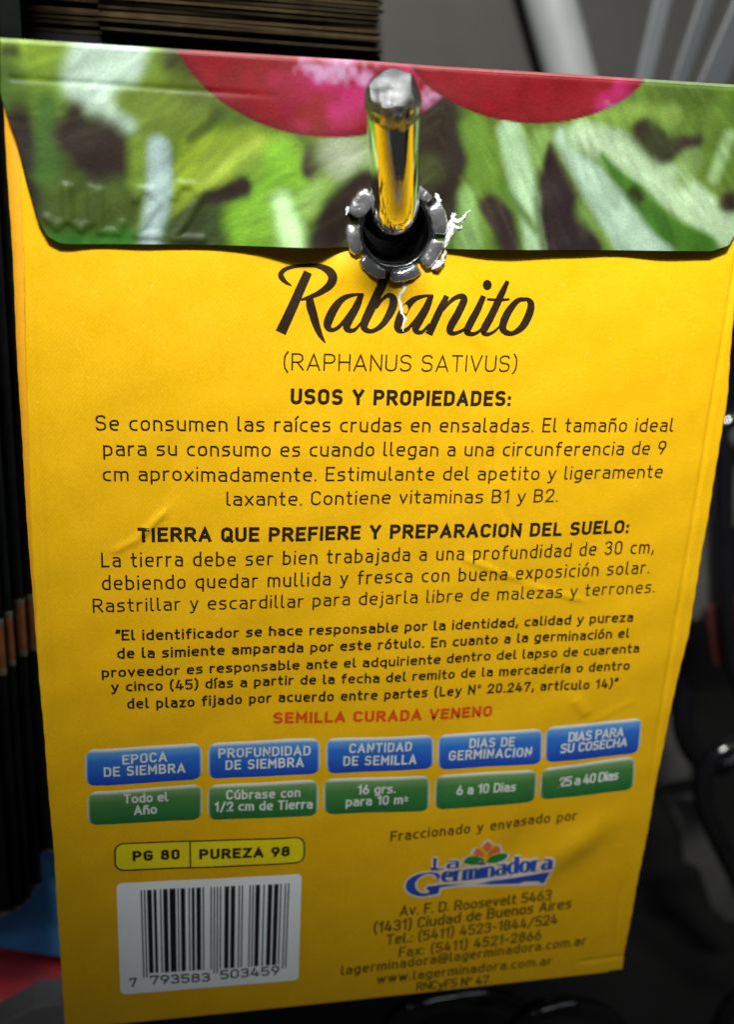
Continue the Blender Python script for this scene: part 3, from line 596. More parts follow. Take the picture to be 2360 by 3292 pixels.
r2 = .26
O_l = [(0, 0, r2), (.46, 0, r2), (.46, X, r2), (0, X, r2)]
O_c = [(0, 0, .27), (.55, 0, .27), (.55, 1, .27), (0, 1, .27)]
G = {
 'a': (.44, [[(.04, X), (.44, X, .19), (.44, 0)], [(.44, .41), (0, .41, .19), (0, 0, .19), (.44, 0)]]),
 'b': (.46, [[(0, 1), (0, 0)], [(0, X), (.46, X, r2), (.46, 0, r2), (0, 0)]]),
 'c': (.38, [[(.38, X), (0, X, r2), (0, 0, r2), (.38, 0)]]),
 'd': (.46, [[(.46, 1), (.46, 0)], [(.46, X), (0, X, r2), (0, 0, r2), (.46, 0)]]),
 'e': (.46, [[(.40, 0), (0, 0, r2), (0, X, r2), (.46, X, r2), (.46, .36), (0, .36)]]),
 'f': (.30, [[(.32, 1), (.1, 1, .16), (.1, 0)], [(0, X), (.30, X)]]),
 'g': (.46, [[(.46, 0), (0, 0, r2), (0, X, r2), (.46, X), (.46, -.27, .2), (.06, -.27)]]),
 'h': (.44, [[(0, 1), (0, 0)], [(0, X), (.44, X, r2), (.44, 0)]]),
 'i': (0, [[(0, X), (0, 0)], [(0, .95), (0, 1.0)]]),
 'j': (.08, [[(.08, X), (.08, -.27, .13), (-.06, -.27)], [(.08, .95), (.08, 1.0)]]),
 'k': (.42, [[(0, 1), (0, 0)], [(.40, X), (0, .28)], [(.14, .42), (.42, 0)]]),
 'l': (.13, [[(0, 1), (0, 0, .12), (.15, 0)]]),
 'm': (.76, [[(0, X), (0, 0)], [(0, X), (.38, X, .18), (.38, 0)], [(.38, .5), (.38, X, .16), (.76, X, .18), (.76, 0)]]),
 'n': (.44, [[(0, X), (0, 0)], [(0, X), (.44, X, r2), (.44, 0)]]),
 'o': (.46, [O_l+['c']]),
 'p': (.46, [[(0, X), (0, -.27)], [(0, X), (.46, X, r2), (.46, 0, r2), (0, 0)]]),
 'q': (.46, [[(.46, X), (.46, -.27)], [(.46, X), (0, X, r2), (0, 0, r2), (.46, 0)]]),
 'r': (.28, [[(0, X), (0, 0)], [(0, .45), (0, X, .2), (.28, X)]]),
 's': (.40, [[(.38, X), (0, X, .18), (0, .37, .16), (.40, .36, .18), (.40, 0, .18), (0, 0)]]),
 't': (.28, [[(.09, .96), (.09, 0, .15), (.28, 0)], [(-.03, X), (.27, X)]]),
 'u': (.44, [[(0, X), (0, 0, r2), (.44, 0, ), (.44, X)]]),
 'v': (.44, [[(0, X), (.22, 0), (.44, X)]]),
 'w': (.72, [[(0, X), (.18, 0), (.36, X), (.54, 0), (.72, X)]]),
 'x': (.42, [[(0, X), (.42, 0)], [(.42, X), (0, 0)]]),
 'y': (.46, [[(0, X), (.23, .02)], [(.46, X), (.15, -.27, .08), (.0, -.27)]]),
 'z': (.38, [[(0, X), (.38, X), (0, 0), (.38, 0)]]),
 'A': (.62, [[(0, 0), (.31, 1), (.62, 0)], [(.1, .28), (.52, .28)]]),
 'B': (.54, [[(0, 0), (0, 1), (.50, 1, .22), (.50, .53, .22), (0, .53)], [(.2, .53), (.54, .53, .24), (.54, 0, .24), (0, 0)]]),
 'C': (.52, [[(.53, .76), (.53, 1, .25), (0, 1, .26), (0, 0, .26), (.53, 0, .25), (.53, .24)]]),
 'D': (.54, [[(0, 0), (0, 1), (.54, 1, .28), (.54, 0, .28), (0, 0)]]),
 'E': (.46, [[(.47, 1), (0, 1), (0, 0), (.47, 0)], [(0, .52), (.40, .52)]]),
 'F': (.44, [[(.46, 1), (0, 1), (0, 0)], [(0, .50), (.39, .50)]]),
 'G': (.55, [[(.55, .78), (.55, 1, .25), (0, 1, .26), (0, 0, .26), (.55, 0, .25), (.55, .48), (.30, .48)]]),
 'H': (.55, [[(0, 1), (0, 0)], [(.55, 1), (.55, 0)], [(0, .52), (.55, .52)]]),
 'I': (0, [[(0, 1), (0, 0)]]),
 'J': (.36, [[(.36, 1), (.36, 0, .2), (0, 0)]]),
 'L': (.42, [[(0, 1), (0, 0), (.43, 0)]]),
 'M': (.68, [[(0, 0), (0, 1), (.34, .38), (.68, 1), (.68, 0)]]),
 'N': (.56, [[(0, 0), (0, 1), (.56, 0), (.56, 1)]]),
 'O': (.55, [O_c+['c']]),
 'P': (.52, [[(0, 0), (0, 1), (.53, 1, .25), (.53, .46, .25), (0, .46)]]),
 'Q': (.55, [O_c+['c'], [(.34, .24), (.60, -.04)]]),
 'R': (.54, [[(0, 0), (0, 1), (.53, 1, .24), (.53, .48, .24), (0, .48)], [(.26, .48), (.56, 0)]]),
 'S': (.52, [[(.50, .82), (.50, 1, .18), (0, 1, .24), (0, .53, .22), (.52, .50, .22), (.52, 0, .24), (0, 0, .2), (0, .18)]]),
 'T': (.52, [[(0, 1), (.52, 1)], [(.26, 1), (.26, 0)]]),
 'U': (.54, [[(0, 1), (0, 0, .26), (.54, 0, .26), (.54, 1)]]),
 'V': (.58, [[(0, 1), (.29, 0), (.58, 1)]]),
 'Y': (.56, [[(0, 1), (.28, .45), (.56, 1)], [(.28, .47), (.28, 0)]]),
 'Z': (.50, [[(0, 1), (.50, 1), (0, 0), (.50, 0)]]),
 '0': (.48, [[(0, 0, .24), (.48, 0, .24), (.48, 1, .24), (0, 1, .24), 'c']]),
 '1': (.24, [[(0, .82), (.22, 1), (.22, 0)]]),
 '2': (.48, [[(0, .76), (0, 1, .22), (.48, 1, .22), (.48, .62, .16), (0, 0), (.50, 0)]]),
 '3': (.48, [[(0, .80), (0, 1, .2), (.46, 1, .2), (.46, .53, .2), (.18, .53)], [(.18, .53), (.48, .53, .22), (.48, 0, .22), (0, 0, .2), (0, .2)]]),
 '4': (.52, [[(.22, 1), (0, .22), (.54, .22)], [(.38, .55), (.38, 0)]]),
 '5': (.48, [[(.45, 1), (.02, 1), (0, .55), (.48, .60, .22), (.48, 0, .22), (0, 0, .2), (0, .16)]]),
 '6': (.48, [[(0, .35), (0, 0, .22), (.48, 0, .22), (.48, .58, .22), (0, .58, .22), (0, .3)], [(.0, .40), (.28, 1)]]),
 '7': (.48, [[(0, .84), (0, 1), (.50, 1), (.18, 0)]]),
 '8': (.48, [[(.03, .54, .2), (.45, .54, .2), (.45, 1, .2), (.03, 1, .2), 'c'], [(0, 0, .22), (.48, 0, .22), (.48, .54, .22), (0, .54, .22), 'c']]),
 '9': (.48, [[(.48, .62), (.48, 1, .22), (0, 1, .22), (0, .42, .22), (.48, .42, .22), (.48, .7)], [(.48, .60), (.20, 0)]]),
 '.': (.0, [[(0, -.01), (0, .03)]]), ',': (.05, [[(.05, .13), (.0, -.17)]]),
 ':': (.0, [[(0, -.01), (0, .03)], [(0, .53), (0, .57)]]),
 '(': (.16, [[(.17, 1.12), (.03, .86), (0, .48), (.03, .10), (.17, -.16)]]),
 ')': (.16, [[(0, 1.12), (.14, .86), (.17, .48), (.14, .10), (0, -.16)]]),
 '“': (.16, [[(.06, 1.04), (0, .78)], [(.24, 1.04), (.18, .78)]]),
 '”': (.18, [[(.04, 1.06), (.0, .80)], [(.22, 1.06), (.18, .80)]]),
 '/': (.4, [[(0, -.1), (.42, 1.05)]]), '-': (.3, [[(0, .42), (.3, .42)]]),
 'º': (.22, [[(0, .64, .12), (.22, .64, .12), (.22, 1, .12), (0, 1, .12), 'c']]),
 '²': (.24, [[(0, .62), (0, .74, .1), (.24, .74, .1), (.24, .52, .1), (0, .26), (.26, .26)]]),
 '@': (.8, [[(.56, .25), (.56, .65), (.26, .65, .14), (.26, .2, .14), (.82, .2, .1), (.82, 1, .3), (0, 1, .3), (0, -.12, .3), (.7, -.12)]]),
 "'": (0, [[(0, 1), (0, .8)]]),
}
for ch, base in (('á', 'a'), ('é', 'e'), ('í', 'i'), ('ó', 'o'), ('ú', 'u'), ('ñ', 'n')):
    w, st = G[base]
    st = list(st[:1]) if base == 'i' else list(st)
    if ch == 'ñ': st.append([(.06, .90), (.13, .98), (.30, .90), (.38, .98)])
    else: st.append([(w/2-.04, .88), (w/2+.10, 1.06)])
    G[ch] = (w, st)

def resample(pts, widths, step, closed=False):
    P = np.array(pts, float); Wd = np.array(widths, float)
    out, ow = [P[0]], [Wd[0]]
    for i in range(len(P)-1):
        L = np.linalg.norm(P[i+1]-P[i])
        k = max(1, int(math.ceil(L/step)))
        for j in range(1, k+1):
            out.append(P[i]+(P[i+1]-P[i])*j/k); ow.append(Wd[i]+(Wd[i+1]-Wd[i])*j/k)
    return np.array(out), np.array(ow)

class Ink:
    """collects inked shapes; they end as one thin mesh lying on the paper"""
    def __init__(s, base=.035, surf=h_body): s.v = []; s.f = []; s.k = 0; s.base = base; s.surf = surf; s.c = []
    def lift(s):
        s.k += 1
        return s.base+.0012*(s.k % 7)
    def ribbon(s, pts, widths, step=.35, closed=False):
        P, Wd = resample(pts, widths, step)
        if len(P) < 2: return
        keep = [0]+[i for i in range(1, len(P)) if np.linalg.norm(P[i]-P[i-1]) > 1e-4]
        P = P[keep]; Wd = Wd[keep]
        if len(P) < 2: return
        D = np.diff(P, axis=0); D /= np.linalg.norm(D, axis=1)[:, None]
        if closed:
            d0 = np.vstack([D[-1:], D]); d1 = np.vstack([D, D[:1]])
        else:
            d0 = np.vstack([D[:1], D]); d1 = np.vstack([D, D[-1:]])
        N0 = np.stack([-d0[:, 1], d0[:, 0]], 1); N1 = np.stack([-d1[:, 1], d1[:, 0]], 1)
        Nn = N0+N1; ln = np.linalg.norm(Nn, axis=1)
        Nn = np.where(ln[:, None] > 1e-3, Nn/np.maximum(ln, 1e-3)[:, None], N0)
        cs = np.clip((Nn*N0).sum(1), .45, 1)
        off = Nn*(Wd/2/cs)[:, None]
        A = P+off; B = P-off
        lf = s.lift(); n0 = len(s.v)
        for a, b in zip(A, B):
            s.v.append((a[0], a[1], lf)); s.v.append((b[0], b[1], lf))
        for i in range(len(P)-1):
            s.f.append((n0+2*i, n0+2*i+1, n0+2*i+3, n0+2*i+2))
    def patch(s, q, rad, n=22, m=10, lift=None, colour=None):
        """a four cornered patch with rounded corners, gridded so that it follows the paper"""
        lf = s.lift() if lift is None else lift
        q = np.array(q); Wd = np.linalg.norm(q[1]-q[0]); H = np.linalg.norm(q[3]-q[0])
        n0 = len(s.v)
        ys = np.concatenate([[0], rad*(1-np.cos(np.linspace(.25, math.pi/2, 6))), np.linspace(rad, H-rad, m)[1:-1], H-rad*(1-np.cos(np.linspace(math.pi/2, .25, 6))), [H]])
        for y in ys:
            dy = max(0, rad-y, y-(H-rad))
            ins = rad-math.sqrt(max(0, rad*rad-dy*dy)) if rad > 0 else 0
            for i in range(n):
                x = ins+(Wd-2*ins)*i/(n-1)
                a, b = x/Wd, y/H
                p = (q[0]*(1-a)+q[1]*a)*(1-b)+(q[3]*(1-a)+q[2]*a)*b
                s.v.append((p[0], p[1], lf))
                s.c.append(colour(a, b) if colour else (0, 0, 0))
        for r in range(len(ys)-1):
            for i in range(n-1):
                a = n0+r*n+i
                s.f.append((a, a+n, a+n+1, a+1))
    def polygon(s, pts, lift=None):
        lf = s.lift() if lift is None else lift
        n0 = len(s.v)
        from mathutils.geometry import tessellate_polygon
        P = [Vector((p[0], p[1], 0)) for p in pts]
        tris = tessellate_polygon([P])
        for p in pts: s.v.append((p[0], p[1], lf))
        for t in tris: s.f.append(tuple(n0+i for i in t))
    def build(s, name, mat, parent):
        V = np.array(s.v)
        h = s.surf(V[:, 0], V[:, 1])+V[:, 2]
        # turn every face towards the viewer
        F = []
        for f in s.f:
            a, b, c = V[f[0]][:2], V[f[1]][:2], V[f[2]][:2]
            cr = (b[0]-a[0])*(c[1]-b[1])-(b[1]-a[1])*(c[0]-b[0])
            F.append(tuple(f) if cr < 0 else tuple(reversed(f)))
        o = part(name, pt(V[:, 0], V[:, 1], h), F, mat, parent)
        if s.c:
            ca = o.data.color_attributes.new('print', 'FLOAT_COLOR', 'POINT')
            cc = np.concatenate([np.array(s.c), np.ones((len(s.c), 1))], 1)
            ca.data.foreach_set('color', cc.astype(np.float32).ravel())
        return o

def typeset(ink, s, a, b, mid, cap, weight, contrast=0, serif=False, step=None):
    a = np.array(a); b = np.array(b)
    L = np.linalg.norm(b-a)/cap
    w = weight
    gap = w+.15 if w > .14 else w+.19
    space = .40+w*.3
    ws = sum(G[ch][0] for ch in s if ch != ' ')
    ng = sum(1 for ch in s if ch != ' ')-1; nsp = s.count(' ')
    g = (L-w-(ng*gap+nsp*space))/ws
    if serif: gap = .33
    g = (L-w-(ng*gap+nsp*space))/ws
    gm = 2.2 if serif else 1.75 if w > .2 else 1.5
    if g > gm:      # then the letters are spaced out instead
        k = (L-w-gm*ws)/(ng*gap+nsp*space); gap *= k; space *= k; g = gm
    if g < .84:
        k = (L-w-.84*ws)/(ng*gap+nsp*space); gap *= k; space *= k; g = .84
    xs, x = [], 0
    for ch in s:
        if ch == ' ': x += space; xs.append(None); continue
        xs.append(x)
        x += G[ch][0]*g+gap
    for ch, x0 in zip(s, xs):
        if x0 is None: continue
        for st in G[ch][1]:
            closed = st[-1] == 'c'
            P = rp(st[:-1] if closed else st, closed)
            Q = []
            for px, py in P:
                xx = x0+px*g+w/2
                yy = w/2+py*(1-w)
                f = xx/L
                base = a*(1-f)+b*f
                if mid is not None:
                    base = base+(np.array(mid)-(a+b)/2)*4*f*(1-f)
                Q.append((base[0], base[1]-yy*cap))
            ww = w*(.62 if ch in '²º' else 1)
            dot = len(Q) == 2 and math.dist(Q[0], Q[1]) < w*cap*.95 and not contrast
            if dot:      # dots are as tall as the stroke is wide
                c2 = (np.array(Q[0])+np.array(Q[1]))/2
                Q = [(c2[0], c2[1]+w*cap*.5), (c2[0], c2[1]-w*cap*.5)]
            elif not closed and not contrast:      # square ends reach the full height of the letter
                for e, n2 in ((0, 1), (-1, -2)):
                    d = np.array(Q[e])-np.array(Q[n2]); d /= np.linalg.norm(d)+1e-9
                    Q[e] = tuple(np.array(Q[e])+d*w*cap*.5)
            wd = [ww*cap]*len(Q)
            if contrast:
                R2 = []
                for i in range(len(Q)-1):
                    dx, dy = Q[i+1][0]-Q[i][0], Q[i+1][1]-Q[i][1]
                    R2.append(cap*(contrast[0]+(contrast[1]-contrast[0])*abs(dy)/(abs(dx)+abs(dy)+1e-9)))
                wd = [R2[0]]+[(R2[i]+R2[i+1])/2 for i in range(len(R2)-1)]+[R2[-1]]
                if serif:
                    for e, o2 in ((0, 1), (-1, -2)):
                        dx, dy = Q[e][0]-Q[o2][0], Q[e][1]-Q[o2][1]
                        if abs(dy) > abs(dx)*1.5 and not closed:
                            ink.ribbon([(Q[e][0]-.15*cap, Q[e][1]), (Q[e][0]+.15*cap, Q[e][1])], [cap*contrast[0]]*2)
            ink.ribbon(Q, wd, step=step or .35, closed=closed)
    return ink

def text_object(t, name, parent):
    s, a, b, mid, cap, w, colname, kind = t
    ink = Ink(.045 if colname == 'white' or 'box' in kind or kind == 'digits' else .03)
    typeset(ink, s, a, b, mid, cap, w)
    return ink.build(name, M[colname], parent)

for t in TEXTS:
    text_object(t, t[7], front)

# the hand-lettered name
def catmull(pts, n=7):
    P = np.array(pts, float)
    P = np.vstack([2*P[0]-P[1], P, 2*P[-1]-P[-2]])
    out = []
    for i in range(1, len(P)-2):
        p0, p1, p2, p3 = P[i-1], P[i], P[i+1], P[i+2]
        for t in np.linspace(0, 1, n, endpoint=False):
            out.append(.5*((2*p1)+(-p0+p2)*t+(2*p0-5*p1+4*p2-p3)*t*t+(-p0+3*p1-3*p2+p3)*t**3))
    out.append(P[-2])
    return np.array(out)
name_ink = Ink(.03)
for st in RABANITO:
    q = catmull(st)
    name_ink.ribbon(q[:, :2], np.maximum(q[:, 2], .05), step=.3)
name_ink.polygon(IDOT)
name_ink.build('script_name', M['ink'], front)

# table of blue and green cells
def mixc(c0, c1, k): return tuple(c0[i]*(1-k)+c1[i]*k for i in range(3))
for kind, q, lines in CELLS:
    if kind == 'blue':
        c0, c1, c2 = lin((112, 172, 226)), lin((46, 112, 204)), lin((22, 66, 176))
    else:
        c0, c1, c2 = lin((128, 168, 112)), lin((70, 128, 66)), lin((26, 104, 50))
    def shade(a, b, c0=c0, c1=c1, c2=c2):
        e = min(a, 1-a)
        c = mixc(c0, c1, min(1, b/.35)) if b < .35 else mixc(c1, c2, (b-.35)/.65)
        if b < .11: c = mixc((.80, .84, .78), c, max(0, b-.03)/.08)
        elif e < .02: c = mixc((.6, .68, .6), c, e/.02)
        return c
    ink = Ink(.03)
    ink.patch(q, 1.25, n=40, m=16, lift=.03, colour=shade)
    cell = ink.build('table_cell', M['cell'], None)
    cell['label'] = ('rounded blue heading cell' if kind == 'blue' else 'rounded green value cell')
    for t in lines:
        text_object(t, 'cell_text', cell)

# purity box
ink = Ink(.03); ink.patch(BOX, 1.3, n=30, m=8, lift=.03)
box = ink.build('purity_box', M['box_yellow'], None)
q = np.array(BOX); ink = Ink(.045)
def rounded_outline(q, rad):
    q = np.array(q); c = []
    n = 4
    for i in range(4):
        p, a, b = q[i], q[(i-1) % 4], q[(i+1) % 4]
        d1 = (a-p)/np.linalg.norm(a-p); d2 = (b-p)/np.linalg.norm(b-p)
        for t in np.linspace(0, 1, 7):
            c.append((1-t)**2*(p+d1*rad)+2*t*(1-t)*p+t*t*(p+d2*rad))
    c.append(c[0])
    return c
oc = rounded_outline(q, 1.35)
ink.ribbon(oc, [.21]*len(oc), closed=True)
ink.ribbon(DIVIDER, [.2, .2])
ink.build('box_outline', M['ink'], box)
for t in BOXTEXT: text_object(t, 'box_text', box)

# bar code label
ink = Ink(.03); ink.patch(BARLABEL, .75, n=40, m=30, lift=.03)
label = ink.build('barcode_label', M['label_white'], None)
Lc = {'0': '0001101', '1': '0011001', '2': '0010011', '3': '0111101', '4': '0100011', '5': '0110001', '6': '0101111', '7': '0111011', '8': '0110111', '9': '0001011'}
par = {'7': 'LGLGLG'}
code = '7793583503459'
bits = '101'
for d, pz in zip(code[1:7], par[code[0]]):
    c = Lc[d]
    if pz == 'G': c = ''.join('1' if x == '0' else '0' for x in c)[::-1]
    bits += c
bits += '01010'
for d in code[7:]: bits += ''.join('1' if x == '0' else '0' for x in Lc[d])
bits += '101'
q = np.array(BARS)
i = 0
bar_meshes = 0
while i < 95:
    if bits[i] == '1':
        j = i
        while j < 95 and bits[j] == '1': j += 1
        a, b = i/95, (j-.12)/95
        guard = i < 3 or 45 <= i < 50 or i >= 92
        low = 1.05 if guard else 1.0
        ink = Ink(.045)
        top = lambda s: q[0]*(1-s)+q[1]*s
        bot = lambda s: q[3]*(1-s)+q[2]*s
        qq = [top(a), top(b), top(b)+(bot(b)-top(b))*low, top(a)+(bot(a)-top(a))*low]
        ink.patch(qq, 0, n=2, m=26)
        ink.c = []
        ink.build('bar', M['bar_ink'], label)
        i = j
    else: i += 1
for t in BARTEXT: text_object(t, 'digits', label)

# maker's emblem
ink = Ink(.028)
def grow(pts, d):
    P = np.array(pts); c = P.mean(0)
    return P
out = Ink(.028)
for pz in (LOGO['swoosh'],):
    pz = list(pz)+[pz[0]]
    out.ribbon(pz, [.75]*len(pz))
g = catmull(LOGO['G'])
out.ribbon(g[:, :2], g[:, 2]+.55)
for lines in (LOGO['La'], LOGO['ger']):
    for s_, a, b, mid, cap, w, cn, kd in lines:
        typeset(out, s_, a, b, mid, cap, .12, contrast=(.38, .55), serif=True)
out.polygon(LOGO['halo'])
emblem = out.build('emblem', M['halo'], None)
ink = Ink(.045)
ink.polygon(LOGO['swoosh']); ink.ribbon(g[:, :2], g[:, 2])
ink.build('emblem_mark', M['blue_ink'], emblem)
ink = Ink(.052)
for lines in (LOGO['La'], LOGO['ger']):
    for s_, a, b, mid, cap, w, cn, kd in lines:
        typeset(ink, s_, a, b, mid, cap, .12, contrast=(.09, .26), serif=True)
ink.build('emblem_lettering', M['blue_ink'], emblem)
for pz in LOGO['petal']:
    ink = Ink(.045); ink.polygon(pz); ink.build('emblem_petal', M['petal_ink'], emblem)
for pz in LOGO['leaf']:
    ink = Ink(.045); ink.polygon(pz); ink.build('emblem_leaf', M['leaf_ink'], emblem)

# the white split in the paper below the eyelet
ink = Ink(.06)
tear = [(.95, 4.9, .2), (1.15, 5.6, .34), (1.35, 6.0, .22), (.85, 6.7, .24), (.75, 7.2, .2), (1.0, 7.9, .26), (1.15, 8.7, .2), (1.55, 9.3, .22), (1.35, 9.9, .12), (1.4, 10.7, .05)]
ink.ribbon([p[:2] for p in tear], [p[2]*1.35 for p in tear], step=.12)
M['torn'] = paper('torn_paper_fibre', (.95, .92, .85, 1), var=.2, rough=.8, bump=1)
ink.build('tear', M['torn'], front)

# ---------------------------------------------------------------- metals
def metal(name, col, rough, bump=0, scale=900, var=.1, dist=.0002, met=1):
    mt, n, l, b = nodes(name)
    mp = mapping(n, l)
    t = noise(n, l, mp, scale, 5, .65)
    c = np.array(col)
    r = ramp(n, l, t.outputs[0], [(.3, tuple(c*(1-var))+(1,)), (.7, tuple(c)+(1,))])
    l.new(r.outputs[0], b.inputs['Base Color'])
    rr = ramp(n, l, t.outputs[0], [(.3, (rough*.6,)*3+(1,)), (.75, (rough*1.6,)*3+(1,))])
    l.new(rr.outputs[0], b.inputs['Roughness'])
    b.inputs['Metallic'].default_value = met
    if bump:
        bp = n.new('ShaderNodeBump'); bp.inputs['Strength'].default_value = bump
        bp.inputs['Distance'].default_value = dist
        l.new(t.outputs[0], bp.inputs['Height']); l.new(bp.outputs[0], b.inputs['Normal'])
    return mt
M['chrome'] = metal('chrome', (.86, .86, .84), .035, .10, 260, dist=.00012)
M['rough_tip'] = metal('cast_hook_tip', (.62, .64, .67), .11, 1.0, 620, .9, .0010, .92)
M['eyelet'] = metal('eyelet_metal', (.84, .86, .88), .16, .9, 480, .45, .00042, .87)

def sweep(points, radii, seg=48):
    P = np.array(points, float); n = len(P)
    T = np.gradient(P, axis=0); T /= np.linalg.norm(T, axis=1)[:, None]
    up = np.array([1, 0, 0.]); V, F = [], []
    for i in range(n):
        t = T[i]; a = up-t*np.dot(up, t); a /= np.linalg.norm(a); b = np.cross(t, a); up = a
        for k in range(seg):
            th = 2*math.pi*k/seg
            V.append(P[i]+radii[i]*(a*math.cos(th)+b*math.sin(th)))
    for i in range(n-1):
        for k in range(seg):
            F.append((i*seg+k, i*seg+(k+1) % seg, (i+1)*seg+(k+1) % seg, (i+1)*seg+k))
    return V, F

# the hook that carries the packet: straight through the eyelet, then bent up towards the viewer
hook = empty('display_hook', (0, 0.12, 0), 'chrome display hook with rough rounded tip, passing through the packet eyelet', 'hook')
A = np.array([.1, 60, .75]); Bq = np.array(HOOK_BEND); Tq = np.array(HOOK_TIP)
path = [A*(1-t)+Bq*t for t in np.linspace(0, .93, 14)]
e0 = A*.07+Bq*.93; dirn = (Tq-Bq)/np.linalg.norm(Tq-Bq); e1 = Bq+dirn*4.2
for t in np.linspace(0.06, 1, 14): path.append((1-t)**2*e0+2*t*(1-t)*Bq+t*t*e1)
Lr = np.linalg.norm(Tq-e1)
for t in np.linspace(.05, 1, 30): path.append(e1+(Tq-e1)*t)
RR = 2.43
V, F = sweep(path, [RR+.06*max(0, i-30)/28 for i in range(len(path))], 64)
def hk(name, V, F, mat):
    V = np.array(V)*MM-np.array([0, .12, 0])
    return link(name, V, F, mat, hook)
hk('rod', V, F, M['chrome'])
# domed tip with hammered facets
ax = dirn; sd = np.array([1, 0, 0.])-ax*ax[0]; sd /= np.linalg.norm(sd); up2 = np.cross(ax, sd)
V, F = [], []
prof = [(-1.5, RR*1.035), (-.9, RR*1.05), (-.2, RR*1.04), (.5, RR*1.0), (1.05, RR*.90), (1.5, RR*.74), (1.72, RR*.52), (1.8, RR*.25), (1.82, .001)]
seg = 40
for i, (zz, rr) in enumerate(prof):
    for k in range(seg):
        th = 2*math.pi*k/seg
        j = 1+.040*math.sin(5*th+i*1.3)+.03*math.sin(9*th-i*2.1)+.015*random.uniform(-1, 1)
        edge = .35*math.sin(2*th+.6)+.2*math.sin(5*th) if i == 0 else 0
        V.append(Tq+ax*(zz+edge+.05*random.uniform(-1, 1))+(sd*math.cos(th)+up2*math.sin(th))*rr*j)
for i in range(len(prof)-1):
    for k in range(seg):
        F.append((i*seg+k, i*seg+(k+1) % seg, (i+1)*seg+(k+1) % seg, (i+1)*seg+k))
hk('tip', V, F, M['rough_tip'])

# ---------------------------------------------------------------- eyelet: barrel and the burst, rolled-over petals
EH = 1.05
V, F = [], []
prof = [(4.85, EH-.75), (4.5, EH-.35), (4.2, EH-.1), (3.9, EH+.12), (3.66, EH+.02), (3.5, EH-.9), (3.47, EH-1.3)]
seg = 96
for i, (rr, hh) in enumerate(prof):
    for k in range(seg):
        th = 2*math.pi*k/seg
        rj = rr*(1+.012*math.sin(3*th+1)+.008*math.sin(7*th))
        V.append(pt(rj*math.cos(th), rj*math.sin(th), hh))
for i in range(len(prof)-1):
    for k in range(seg):
        F.append((i*seg+k, i*seg+(k+1) % seg, (i+1)*seg+(k+1) % seg, (i+1)*seg+k))
M['collar'] = metal('shaded_collar_metal', (.50, .51, .52), .18, .7, 600, .5, .0002)  # shade between the petals put into this darker grey
eyelet = part('eyelet', V, F, M['collar'])

V, F = [], []
prof = [(3.47, EH-1.3), (3.42, EH-2.4), (3.40, EH-4.2), (3.2, EH-5.2), (2.62, EH-5.4)]  # far end narrowed round the rod, added to keep the hole dark
for i, (rr, hh) in enumerate(prof):
    for k in range(seg):
        th = 2*math.pi*k/seg
        V.append(pt(rr*math.cos(th), rr*math.sin(th)-.35*(i == 4)-.2*(i == 3), hh))
for i in range(len(prof)-1):
    for k in range(seg):
        F.append((i*seg+k, i*seg+(k+1) % seg, (i+1)*seg+(k+1) % seg, (i+1)*seg+k))
M['barrel'] = metal('shaded_barrel_metal', (.10, .10, .11), .3, .6, 700, .5, .0002)  # darkness of the deep hole put into the barrel colour
part('barrel', V, F, M['barrel'], eyelet)

def petal(a0, a1, r0, r1, hh, seed):
    R3 = random.Random(seed)
    n, mprof = 13, 12
    V, F = [], []
    tw = R3.uniform(-.12, .12)
    for i in range(n):
        t = i/(n-1); th = math.radians(a0+(a1-a0)*t)
        e = 1-abs(2*t-1)**5
        sc = .72+.28*e
        for k in range(mprof):
            ph = 2*math.pi*k/mprof
            cx = math.cos(ph); cy = math.sin(ph)
            # flattened roll with a crease along its back
            rr = (r0+r1)/2+(r1-r0)/2*sc*np.sign(cx)*abs(cx)**.75+.04*math.sin(i*1.9+seed)
            hz = hh+(.62+.08*math.sin(seed*3+t*4))*sc*np.sign(cy)*abs(cy)**.8+tw*(t-.5)*2-.11*(1 if k in (3,) else 0)
            V.append(pt(rr*math.cos(th), -rr*math.sin(th), hz))
    for i in range(n-1):
        for k in range(mprof):
            F.append((i*mprof+k, i*mprof+(k+1) % mprof, (i+1)*mprof+(k+1) % mprof, (i+1)*mprof+k))
    c0, c1 = len(V), len(V)+1
    V.append(np.mean(V[:mprof], 0)); V.append(np.mean(V[(n-1)*mprof:n*mprof], 0))
    for k in range(mprof):
        F.append((c0, (k+1) % mprof, k)); F.append((c1, (n-1)*mprof+k, (n-1)*mprof+(k+1) % mprof))
    return V, F
for i, (a0, a1, r0, r1, hh) in enumerate([(130, 164, 3.7, 5.75, 1.35), (175, 211, 3.95, 5.5, 1.05), (220, 258, 4.0, 5.4, .95), (265, 305, 4.0, 5.45, 1.0),
                                           (313, 350, 3.9, 5.5, 1.05), (-2, 37, 3.75, 5.6, 1.3), (45, 76, 4.0, 5.2, 1.2), (84, 122, 4.0, 5.2, 1.2)]):
    V, F = petal(a0, a1, r0, r1, hh, i+1)
    o = part('petal', V, F, M['eyelet'], eyelet)

